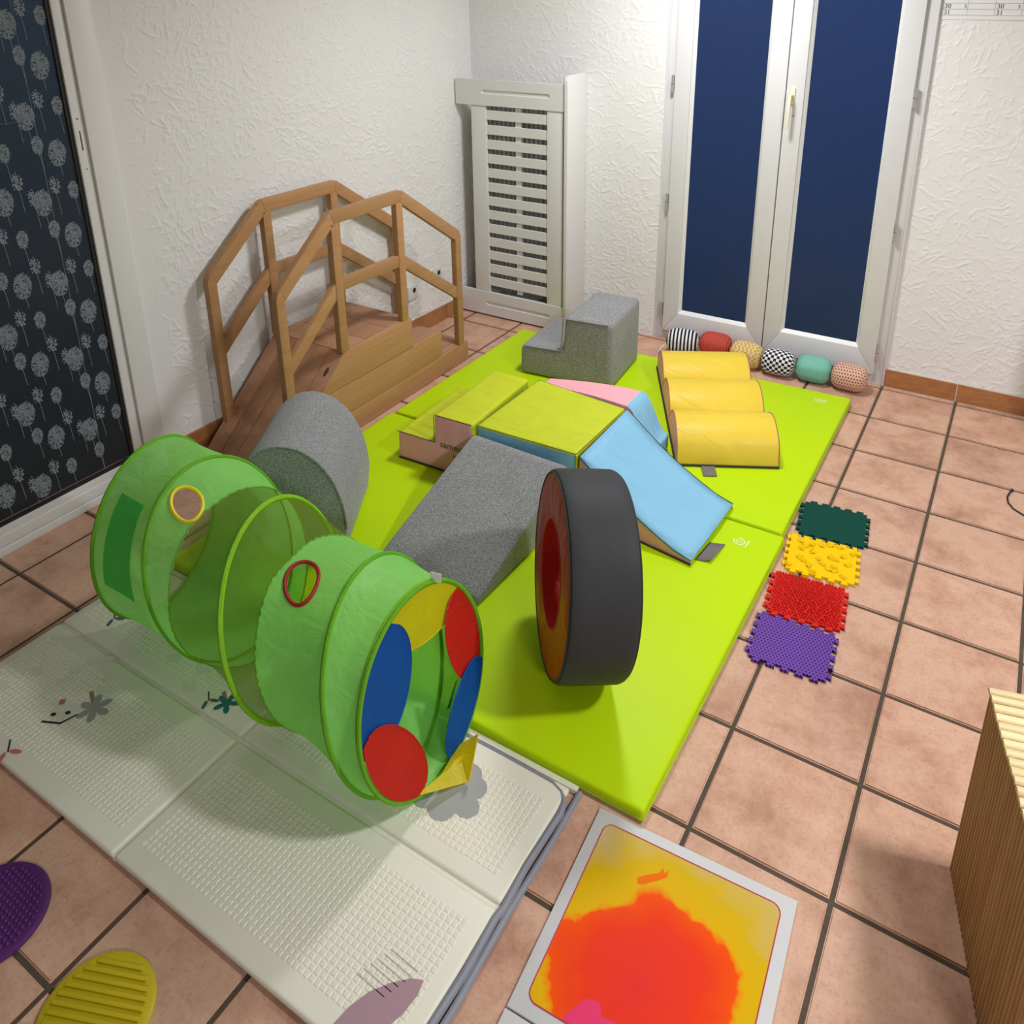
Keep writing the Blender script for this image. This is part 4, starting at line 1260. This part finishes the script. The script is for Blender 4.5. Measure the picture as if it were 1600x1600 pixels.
# folds between the panels
from_bm('fold_strip', bm_box((xs[0] + 0.004, ys[1] - 0.011, 0.001), (xs[2] - 0.004, ys[1] + 0.011, 0.012), 0.003), MAT['playmat_plain'], pm)
for ya, yb in ((ys[0], ys[1]), (ys[1], ys[2])):
    from_bm('fold_strip', bm_box((xs[1] - 0.006, ya + 0.006, 0.001), (xs[1] + 0.006, yb - 0.006, 0.0145), 0.002), MAT['playmat_plain'], pm)
# woven emboss: rows of little raised squares, smooth margins left along the folds and edges
PIT = 0.0155
for i in range(2):
    for j in range(2):
        ax0, ax1 = xs[i] + 0.03, xs[i+1] - 0.03
        ay0, ay1 = (ys[0] + 0.055, ys[1] - 0.052) if j == 0 else (ys[1] + 0.052, ys[2] - 0.05)
        nx, ny = int((ax1 - ax0) / PIT), int((ay1 - ay0) / PIT)
        V, F = [], []
        for a in range(nx):
            for c in range(ny):
                x, y = ax0 + (a + 0.5) * PIT, ay0 + (c + 0.5) * PIT
                hw, hh = (0.0071, 0.0060) if (a + c) % 2 else (0.0060, 0.0071)
                o = len(V)
                for q, zz in ((1.0, PMZ - 0.0002), (0.70, PMZ + 0.0012)):
                    V += [(x - hw * q, y - hh * q, zz), (x + hw * q, y - hh * q, zz), (x + hw * q, y + hh * q, zz), (x - hw * q, y + hh * q, zz)]
                F += [(o + 4, o + 5, o + 6, o + 7)] + [(o + e, o + (e + 1) % 4, o + 4 + (e + 1) % 4, o + 4 + e) for e in range(4)]
        me = bpy.data.meshes.new('embossing')
        off = wloc(pm)
        me.from_pydata([(v[0] - off.x, v[1] - off.y, v[2] - off.z) for v in V], [], F)
        me.materials.append(MAT['playmat'])
        eo = bpy.data.objects.new('embossing', me); COL.objects.link(eo); eo.parent = pm; eo['kind'] = 'stuff'
# grey binding with a rounded corner, and the white flap beyond it
path = [(-1.6, -2.394, 0.014), (-1.2, -2.392, 0.0125), (-0.80, -2.388, 0.0125), (-0.66, -2.390, 0.0125), (-0.63, -2.40, 0.0125), (-0.612, -2.42, 0.0125), (-0.606, -2.45, 0.0125), (-0.612, -2.6, 0.0125), (-0.606, -2.70, 0.013), (-0.61, -2.73, 0.014), (-0.606, -2.85, 0.0125), (-0.612, -3.0, 0.0125), (-0.608, -3.08, 0.0125)]
from_bm('edge_binding', bm_tube(path, 0.009, n=8), MAT['binding'], pm)
from_bm('edge_binding', bm_tube([(-0.592, -2.372, 0.008), (-0.59, -2.5, 0.008), (-0.594, -2.7, 0.008), (-0.59, -2.9, 0.008), (-0.594, -3.08, 0.008)], 0.008, n=8), MAT['binding'], pm)
from_bm('edge_strip', bm_box((-2.26, -2.378, 0.001), (-0.60, -2.363, 0.016), 0.001), MAT['playmat_plain'], pm, smooth=False)

PZ = PMZ + 0.0018
def decal(name, polys, mat, z=PZ):
    return from_bm(name, join_bm(*[bm_flat(p, z) for p in polys]), MAT[mat], pm, smooth=False)
def ellip(c, a, b_, ang, n=14):
    ca, sa = math.cos(ang), math.sin(ang)
    return [(c[0] + a * math.cos(t) * ca - b_ * math.sin(t) * sa, c[1] + a * math.cos(t) * sa + b_ * math.sin(t) * ca) for t in [2*PI*k/n for k in range(n)]]
def bar(p, q, w_):
    p, q = Vector(p), Vector(q); d = (q - p).normalized(); n = Vector((-d.y, d.x)) * w_ / 2
    return [tuple(p + n), tuple(q + n), tuple(q - n), tuple(p - n)]
def flower(c, r_, n, mat, a0=0.3, stem=None, stem_mat='pr_brown'):
    decal('printed_flower', [ellip((c[0] + r_ * 0.66 * math.cos(a0 + 2*PI*k/n), c[1] + r_ * 0.66 * math.sin(a0 + 2*PI*k/n)), r_ * 0.45, r_ * 0.25, a0 + 2*PI*k/n) for k in range(n)] , mat)
    decal('printed_flower_centre', [ellip(c, r_ * 0.42, r_ * 0.42, 0)], mat, PZ + 0.0002)
    if stem: decal('printed_stem', [bar(c, stem, 0.011)], stem_mat, PZ - 0.0002)
def twig(c, mat_s, mat_l, s=1.0, ang=0.0):
    def P(x, y): return (c[0] + s * (x * math.cos(ang) - y * math.sin(ang)), c[1] + s * (x * math.sin(ang) + y * math.cos(ang)))
    decal('printed_twig', [bar(P(-0.028, 0.012), P(0.008, 0.0), 0.004 * s)], mat_s)
    decal('printed_leaf', [ellip(P(0.018, 0.014), 0.016 * s, 0.006 * s, ang + 0.7), ellip(P(0.016, -0.016), 0.016 * s, 0.006 * s, ang - 0.8)], mat_l)
flower((-1.862, -2.852), 0.043, 6, 'pr_ltgrey', 0.2, (-1.925, -2.822))
flower((-1.560, -2.650), 0.033, 5, 'pr_teal', 0.5, (-1.60, -2.628))
twig((-1.617, -2.668), 'pr_black', 'pr_slate', 0.9, -0.35)
twig((-2.138, -2.612), 'pr_black', 'pr_slate', 1.0, -0.3)
twig((-1.935, -3.05), 'pr_black', 'pr_coral', 1.1, -0.3)
# little upside-down house face
h0 = Vector((-1.928, -2.905))
decal('printed_house', [[(h0.x - 0.045, h0.y + 0.02), (h0.x - 0.005, h0.y - 0.03), (h0.x + 0.05, h0.y - 0.005), (h0.x + 0.025, h0.y + 0.045)]], 'pr_white', PZ - 0.0002)
decal('printed_roof', [bar((h0.x - 0.018, h0.y - 0.048), (h0.x + 0.035, h0.y - 0.024), 0.006), bar((h0.x + 0.032, h0.y - 0.026), (h0.x + 0.045, h0.y + 0.016), 0.006)], 'pr_black', PZ + 0.0002)
decal('printed_window', [ellip((h0.x - 0.012, h0.y - 0.018), 0.008, 0.006, 0.4), ellip((h0.x + 0.017, h0.y + 0.006), 0.008, 0.006, 0.4)], 'pr_black', PZ + 0.0004)
decal('printed_chimney', [bar((h0.x - 0.026, h0.y + 0.012), (h0.x - 0.038, h0.y + 0.026), 0.016)], 'pr_coral', PZ + 0.0002)
for x, y, s in ((-1.99, -2.72, 0.014), (-2.04, -2.80, 0.018), (-1.93, -2.77, 0.014), (-1.90, -2.80, 0.022), (-2.13, -2.86, 0.018), (-2.17, -2.94, 0.02), (-1.70, -2.665, 0.022), (-1.72, -2.60, 0.026), (-1.83, -2.62, 0.022)):
    decal('printed_cloud', [[(x + s * (1 + 0.22 * math.cos(4 * a)) * math.cos(a), y + s * 0.7 * (1 + 0.22 * math.cos(4 * a)) * math.sin(a)) for a in [2*PI*k/24 for k in range(24)]]], 'pr_white', PZ - 0.0001)
for k, (dx, dy_, r_) in enumerate(((0, 0, 0.045), (0.045, 0.03, 0.036), (0.06, -0.02, 0.033), (0.01, -0.055, 0.036), (-0.045, -0.05, 0.036), (-0.05, 0.0, 0.033), (0.015, 0.055, 0.034))):
    decal('printed_flower', [ellip((-0.868 + dx, -2.535 + dy_), r_, r_ * 0.9, 0, 18)], 'pr_ltgrey', PZ + 0.00002 * k)
decal('printed_feather', [[tuple(Vector((-0.667, -2.905)) + Vector((math.cos(-2.05), math.sin(-2.05))) * (u * 0.17) + Vector((-math.sin(-2.05), math.cos(-2.05))) * v) for u, v in ((0, 0), (0.12, 0.018), (0.35, 0.032), (0.6, 0.038), (0.85, 0.033), (1.1, 0.02), (1.1, -0.02), (0.85, -0.034), (0.6, -0.038), (0.35, -0.03), (0.12, -0.016))]], 'pr_pink')
for k in range(6):
    p = Vector((-0.76 - 0.006 * k, -2.895 - 0.014 * k)); decal('printed_line', [bar(p, p + Vector((0.075, -0.004)), 0.0018)], 'pr_rose')

# ------------------------------------------------------------------ crawl tunnel
RG = np.array([[-2.041, -2.464, .272, .287, .276, .015, -.057], [-1.724, -2.468, .277, .306, .197, -.251, -.075], [-1.436, -2.497, .299, .286, .367, -.267, -.025], [-1.071, -2.51, .274, .265, .242, -.322, .055], [-.963, -2.495, .259, .242, .094, -.219, -.006]])
TZ = PMZ + 0.008
def tpt(s, t, k=None):
    i = min(int(s), 3); f = s - i
    q = RG[i] * (1 - f) + RG[i + 1] * f
    k0 = 1.0 if k is None else k
    k = k0 * (1 - (.025, .08, .10, .03)[i] * math.sin(PI * f))
    cx, cy, a, b_, th, lean, sk = q
    h = Vector((-math.sin(th), math.cos(th), 0)); u = Vector((math.cos(th) * math.sin(lean), math.sin(th) * math.sin(lean), math.cos(lean)))
    p = Vector((cx, cy, TZ + b_ * math.cos(lean))) + h * (k * a * math.cos(t)) + (u + h * sk) * (k * b_ * math.sin(t))
    p.z = max(p.z, (MZ if p.y > -2.375 else PMZ) + (0.0045 if k0 < 1.002 else 0.0105))
    return p
tun = thing('crawl_tunnel', 'green pop-up crawl tunnel with netting middle and coloured petal flaps', 'play tunnel', (-1.45, -2.49, PMZ))
LBa = ([-158, 60, 92, 112, 134, 160, 180, 202, 420], [1.11, 1.57, 1.5, 1.4, 1.34, 1.26, 1.18, 1.11, 1.57])
RBa = ([-166, 54, 72, 96, 114, 134, 152, 176, 194, 414], [2.26, 2.52, 2.47, 2.43, 2.36, 2.33, 2.30, 2.27, 2.26, 2.52])
def lb(d): return float(np.interp(d, *LBa)) + 0.008 * math.sin(d * 0.9)
def rb(d): return float(np.interp(d, *RBa)) + 0.008 * math.sin(d * 1.1)
NT = 144
def panel(s0, s1, ns, hole=None):
    P = [[tpt(s0(k * 360 / NT) + (s1(k * 360 / NT) - s0(k * 360 / NT)) * j / ns, 2 * PI * k / NT) for j in range(ns + 1)] for k in range(NT)]
    def keep(i, j):
        if hole is None: return True
        d = (i + 0.5) * 360 / NT; s = s0(d) + (s1(d) - s0(d)) * (j + 0.5) / ns
        hs, hd, rs, rd = hole
        return ((s - hs) / rs) ** 2 + ((d - hd) / rd) ** 2 > 1
    return bm_grid(P, closed_u=True, keep=keep)
HL = (1.25, 106.0, 0.165, 9.5); HR = (2.60, 106.0, 0.135, 12.5)
from_bm('fabric_panel', panel(lambda d: 0.0, lb, 44, HL), MAT['nylon'], tun, ang=180)
from_bm('netting_panel', panel(lb, rb, 24), MAT['netting'], tun, ang=180)
from_bm('fabric_panel', panel(rb, lambda d: 4.0, 50, HR), MAT['nylon'], tun, ang=180)
for H_, m in ((HL, 'trim_yellow'), (HR, 'trim_red')):
    pts = [tpt(H_[0] + H_[2] * 1.04 * math.cos(a), math.radians(H_[1] + H_[3] * 1.04 * math.sin(a)), 1.006) for a in [2*PI*k/40 for k in range(40)]]
    from_bm('porthole_trim', bm_tube(pts, 0.0055, closed=True), MAT[m], tun)
for i in range(5):
    m = 'ring' if i == 2 else 'ring_end'
    r_ = 0.0065 if i in (0, 4) else (0.0075 if i == 2 else 0.006)
    pts = [tpt(min(i, 3.9999) if i == 4 else i, 2*PI*k/NT, 1.003) for k in range(NT)]
    from_bm('hoop', bm_tube(pts, r_, closed=True, n=7), MAT[m], tun)
for sb, m in ((lb, 'ring_end'), (rb, 'ring_end')):
    pts = [tpt(sb(k * 360 / NT), 2*PI*k/NT, 1.002) for k in range(NT)]
    from_bm('hem', bm_tube(pts, 0.0022, closed=True, n=5), MAT[m], tun)
pts = [tpt(3.93, 2*PI*k/NT, 1.004) for k in range(NT)]
from_bm('hem', bm_tube(pts, 0.003, closed=True, n=5), MAT['ring'], tun)
# deep green pocket on the left end
pk = [[tpt(0.27 + (0.5 + 0.0 * j) * i / 8 - 0.10 * j / 12, math.radians(122 + 56 * j / 12), 1.008) for j in range(13)] for i in range(9)]
from_bm('pocket', bm_grid(pk), MAT['nylon_dark'], tun, ang=180)
# sewn-in label
lbm = bm_prism([(0, 0), (0.03, 0.0), (0.033, 0.028), (0.003, 0.03)], 'y', -0.0006, 0.0006)
p = tpt(3.97, math.radians(62), 1.01)
lbm.transform(Matrix.Translation(p + Vector((-0.004, 0.0, -0.004))) @ Matrix.Rotation(0.25, 4, 'Z'))
from_bm('sewn_label', lbm, MAT['label'], tun)
# petals in the mouth of the tunnel: clockwise angle from the top, seen from outside
q5 = RG[4]
h5 = Vector((-math.sin(q5[4]), math.cos(q5[4]), 0)); u5 = Vector((math.cos(q5[4]) * math.sin(q5[5]), math.sin(q5[4]) * math.sin(q5[5]), math.cos(q5[5]))) + h5 * q5[6]
c5 = Vector((q5[0], q5[1], TZ + q5[3] * math.cos(q5[5])))
n5 = Vector((math.cos(q5[4]), math.sin(q5[4]), 0)) * math.cos(q5[5]) - Vector((0, 0, math.sin(q5[5])))
def mouth(r_, deg, out=0.0):
    a = math.radians(deg)
    p = c5 + h5 * (q5[2] * r_ * math.sin(a)) + u5 * (q5[3] * r_ * math.cos(a)) + n5 * out
    p.z = max(p.z, PMZ + 0.005)
    return p
petals = [('p_red', 56, 124, 0.58, 0.0), ('p_blue', 116, 178, 0.46, 0.007), ('p_red', 208, 282, 0.56, 0.007), ('p_blue', 274, 346, 0.70, 0.0), ('p_yellow', 338, 420, 0.60, -0.012)]
for m, a0, a1, dep, out in petals:
    def flat2(r_, deg): return Vector((r_ * math.sin(math.radians(deg)), r_ * math.cos(math.radians(deg))))
    p0, p1, ap = flat2(0.985, a0), flat2(0.985, a1), flat2(1 - dep, (a0 + a1) / 2)
    mid = (p0 + p1) / 2
    G = []
    for i in range(33):
        f = i / 32; tt = PI * f
        inn = mid + (p0 - p1) / 2 * math.cos(tt) * 1.0 + (ap - mid) * math.sin(tt) ** 0.8
        ou = flat2(0.985, a0 + (a1 - a0) * f)
        row = []
        for j in range(9):
            g = j / 8; q2 = ou + (inn - ou) * g
            bend = out * g ** 1.3 if m == 'p_yellow' else out
            p = c5 + h5 * (q5[2] * q2.x) + u5 * (q5[3] * q2.y) + n5 * bend
            p.z = max(p.z, PMZ + 0.0055)
            row.append(p)
        G.append(row)
    fl = from_bm('petal_flap', bm_grid(G), MAT[m], tun, ang=180)
    from_bm('petal_hem', bm_tube([g[8] for g in G[2:-2]], 0.0018, n=5), MAT[m], fl)
# the lowest yellow petal is folded out on to the mat
G = []
e0, e1 = mouth(0.985, 168), mouth(0.985, 214)
tipA, tipB = Vector((-0.842, -2.452, 0.135)), Vector((-0.838, -2.505, 0.030))
b = bmesh.new()
m0 = e0.lerp(e1, 0.55)
vs = [b.verts.new(v) for v in (e0, tipA, tipB, e1, m0 + Vector((0.02, 0, 0.005)), (tipA + tipB) / 2 + Vector((-0.03, 0.0, -0.03)))]
b.faces.new((vs[0], vs[1], vs[5], vs[4])); b.faces.new((vs[4], vs[5], vs[2], vs[3])); b.faces.new((vs[1], vs[2], vs[5]))
bmesh.ops.subdivide_edges(b, edges=list(b.edges), cuts=2, use_grid_fill=True)
from_bm('petal_flap', b, MAT['p_yellow'], tun, ang=30)
from_bm('petal_hem', bm_tube([tipA, (tipA + tipB) / 2 + Vector((0.001, 0, 0)), tipB], 0.0025, n=5), MAT['p_yellow'], tun)
rbm = bm_prism([(0, 0), (0.012, 0.0), (-0.030, -0.062), (-0.042, -0.056)], 'x', -0.0008, 0.0008)
rbm.transform(Matrix.Translation(mouth(0.50, 128, 0.004)))
from_bm('ribbon', rbm, MAT['ribbon'], tun)

# ------------------------------------------------------------------ liquid floor tiles
def liquid_tile(corner, ang, size, label, gelmat, extra=True):
    c, s = math.cos(ang), math.sin(ang)
    ux, uy = Vector((c, s)), Vector((s, -c))
    ctr = Vector(corner) + ux * size / 2 + uy * size / 2
    t = thing('liquid_tile', label, 'sensory tile', (ctr.x, ctr.y, 0), 'liquid floor tiles')
    M4 = Matrix.Translation((ctr.x, ctr.y, 0)) @ Matrix.Rotation(ang, 4, 'Z')
    b = bm_box((-size/2, -size/2, 0.001), (size/2, size/2, 0.008), 0.0015); b.transform(M4)
    from_bm('frame', b, MAT['frame_white'], t)
    g = size / 2 - 0.028; r_ = 0.022
    ol = []
    for qx, qy, a0 in ((1, 1, 0), (-1, 1, 90), (-1, -1, 180), (1, -1, 270)):
        ol += [(qx * (g - r_) + r_ * math.cos(math.radians(a0 + 15 * k)), qy * (g - r_) + r_ * math.sin(math.radians(a0 + 15 * k))) for k in range(7)]
    b = bm_prism(ol, 'z', 0.008, 0.0088); b.transform(M4)
    from_bm('gel_pad', b, MAT[gelmat], t, smooth=False)
    b = bm_tube([(p[0], p[1], 0.0088) for p in ol], 0.0014, closed=True, n=5); b.transform(M4)
    from_bm('gel_edge', b, MAT['gel_edge'], t)
    return t, M4
lt_, LM = liquid_tile((-0.532, -2.380), math.radians(3.4), 0.470, 'white framed floor tile filled with orange, red and yellow liquid', 'gel')
for pts, m, nm in (([(-0.095, 0.118), (-0.08, 0.132), (-0.055, 0.15), (-0.05, 0.165), (-0.043, 0.155), (-0.038, 0.168), (-0.035, 0.15), (-0.05, 0.135), (-0.075, 0.112), (-0.088, 0.105)], 'gel_spot', 'gel_spot'),
                   ([(-0.12, -0.185), (-0.10, -0.15), (-0.075, -0.145), (-0.06, -0.165), (-0.02, -0.16), (0.01, -0.18), (0.05, -0.2), (-0.05, -0.205), (-0.13, -0.205)], 'gel_pink', 'gel_swirl')):
    if m == 'gel_spot': MAT['gel_spot'] = mk('orange_gel', (0.86, 0.16, 0.004), 0.5, spec=0.06)
    b = bm_flat(pts, 0.0091); b.transform(LM); from_bm(nm, b, MAT[m], lt_, smooth=False)
liquid_tile((-0.505, -2.853), math.radians(3.0), 0.470, 'white framed floor tile with green liquid, cut off by the lower edge', 'gel_green')

# ------------------------------------------------------------------ round stepping discs
def disc(c, R, mat, label, kind):
    t = thing('stepping_disc', label, 'stepping disc', (c[0], c[1], 0), 'textured stepping discs')
    prof = [(R - 0.004, 0.001), (R, 0.004), (R - 0.001, 0.009), (R - 0.006, 0.012), (R - 0.02, 0.0125), (R * 0.5, 0.013), (0.0005, 0.013)]
    from_bm('pad', bm_lathe(prof, (c[0], c[1], 0), 56), MAT[mat], t)
    if kind == 'ribs':
        da = math.radians(22)
        for k in range(-6, 7):
            off = k * 0.0165
            half = math.sqrt(max(0, (R - 0.013) ** 2 - off ** 2)) - 0.004
            if half < 0.012: continue
            b = bm_box((-half, -0.0042, 0.0115), (half, 0.0042, 0.0175), 0.002, 2)
            b.transform(Matrix.Translation((c[0], c[1], 0)) @ Matrix.Rotation(da, 4, 'Z') @ Matrix.Translation((0, off, 0)))
            from_bm('rib', b, MAT[mat], t)
    else:
        bs = []
        for i in range(-10, 11):
            for j in range(-10, 11):
                x, y = i * 0.0125 + (0.006 if j % 2 else 0), j * 0.0115
                if math.hypot(x, y) > R - 0.018: continue
                bs.append(bm_lathe([(0.0048, 0.0115), (0.0042, 0.0145), (0.0022, 0.0162), (0.0003, 0.0165)], (c[0] + x, c[1] + y, 0), 8))
        o = from_bm('nubs', join_bm(*bs), MAT[mat], t); o['kind'] = 'stuff'
disc((-1.190, -3.279), 0.112, 'disc_yellow', 'yellow round stepping disc with raised parallel ribs', 'ribs')
disc((-1.558, -3.291), 0.1185, 'disc_purple', 'purple round stepping disc covered with small nubs', 'nubs')

# ------------------------------------------------------------------ bamboo box
C0 = Vector((0.213, -2.092)); dN = Vector((0.247, -0.969)); eN = Vector((0.969, 0.247))
BH, BL, BW = 0.532, 0.46, 0.44
bx = thing('bamboo_box', 'bamboo slat box stool at the right edge', 'stool', (C0 + dN * BL / 2 + eN * BW / 2).to_3d())
cs = [C0 + eN * 0.008 + dN * 0.008, C0 + eN * (BW - 0.008) + dN * 0.008, C0 + eN * (BW - 0.008) + dN * (BL - 0.008), C0 + eN * 0.008 + dN * (BL - 0.008)]
MAT['carcass'] = mk('dark_carcass', (0.07, 0.035, 0.015), 0.8)
from_bm('carcass', bm_prism([tuple(c) for c in cs], 'z', 0.004, BH - 0.012), MAT['carcass'], bx, smooth=False)
rp_ = [(0.0060 * math.cos(PI * k / 6), 0.0085 * math.sin(PI * k / 6)) for k in range(7)]
rm = bpy.data.meshes.new('side_reed'); b = bm_prism(rp_ + [(-0.0060, -0.002), (0.0060, -0.002)], 'z', 0.002, BH - 0.006); b.to_mesh(rm); b.free()
rm.polygons.foreach_set('use_smooth', [True] * len(rm.polygons)); rm.set_sharp_from_angle(angle=math.radians(50)); rm.materials.append(MAT['reed'])
for k in range(int(BL / 0.0146)):
    p = C0 + dN * (0.0075 + k * 0.0146) + eN * 0.008
    inst('side_reed', rm, (p.x, p.y, 0), bx, (0, 0, math.atan2(-dN.y, -dN.x)))       # bulge faces -eN
    p = C0 + dN * (0.0075 + k * 0.0146) + eN * (BW - 0.008)
    inst('side_reed', rm, (p.x, p.y, 0), bx, (0, 0, math.atan2(dN.y, dN.x)))
for k in range(int(BW / 0.0146)):
    p = C0 + eN * (0.0075 + k * 0.0146) + dN * 0.008
    inst('side_reed', rm, (p.x, p.y, 0), bx, (0, 0, math.atan2(eN.y, eN.x)))
    p = C0 + eN * (0.0075 + k * 0.0146) + dN * (BL - 0.008)
    inst('side_reed', rm, (p.x, p.y, 0), bx, (0, 0, math.atan2(-eN.y, -eN.x)))
tm = bpy.data.meshes.new('top_slat'); b = bm_prism([(0.0096 * math.cos(PI * k / 6), 0.007 * math.sin(PI * k / 6)) for k in range(7)] + [(-0.0096, -0.003), (0.0096, -0.003)], 'x', -BW / 2 - 0.004, BW / 2 + 0.004)
b.to_mesh(tm); b.free(); tm.polygons.foreach_set('use_smooth', [True] * len(tm.polygons)); tm.set_sharp_from_angle(angle=math.radians(50)); tm.materials.append(MAT['reed_top'])
for k in range(int(BL / 0.0212)):
    p = C0 + dN * (0.010 + k * 0.0213) + eN * BW / 2
    inst('top_slat', tm, (p.x, p.y, BH - 0.006 + random.uniform(-0.0025, 0.0025)), bx, (0, 0, math.atan2(eN.y, eN.x) + random.uniform(-0.006, 0.006)))

# ------------------------------------------------------------------ loose cable
cb = bm_tube([(0.266, -0.338, 0.006), (0.258, -0.36, 0.004), (0.251, -0.40, 0.004), (0.256, -0.44, 0.004), (0.275, -0.475, 0.004), (0.31, -0.50, 0.004), (0.37, -0.52, 0.004), (0.5, -0.53, 0.004)], 0.0032, rfun=lambda f: 1.7 if f < 0.1 else 1.0)
cbo = from_bm('black_cable', cb, MAT['black'])
tag(cbo, 'thin black cable end curling on the tiles at the right', 'cable')

# ------------------------------------------------------------------ unseen cabinet added past the right edge to shade wall and floor
cp = thing('added_cupboard', 'white tall unseen cabinet added past the right edge for its shade', 'added_cupboard', (0.76, 0.06, 0))
from_bm('body', bm_box((0.42, -0.22, 0.06), (1.06, 0.345, 1.30), 0.004), MAT['paint'], cp)
from_bm('plinth', bm_box((0.44, -0.19, 0.0), (1.04, 0.33, 0.06)), MAT['paint_cover'], cp, smooth=False)
for x0, x1, kx in ((0.424, 0.738, 0.715), (0.742, 1.056, 0.765)):
    dr = from_bm('added_cupboard_door', bm_box((x0, -0.238, 0.065), (x1, -0.221, 1.292), 0.003), MAT['paint'], cp)
    from_bm('knob', bm_tube([(kx, -0.238, 0.7), (kx, -0.262, 0.7)], 0.012, n=14), MAT['metal'], dr)
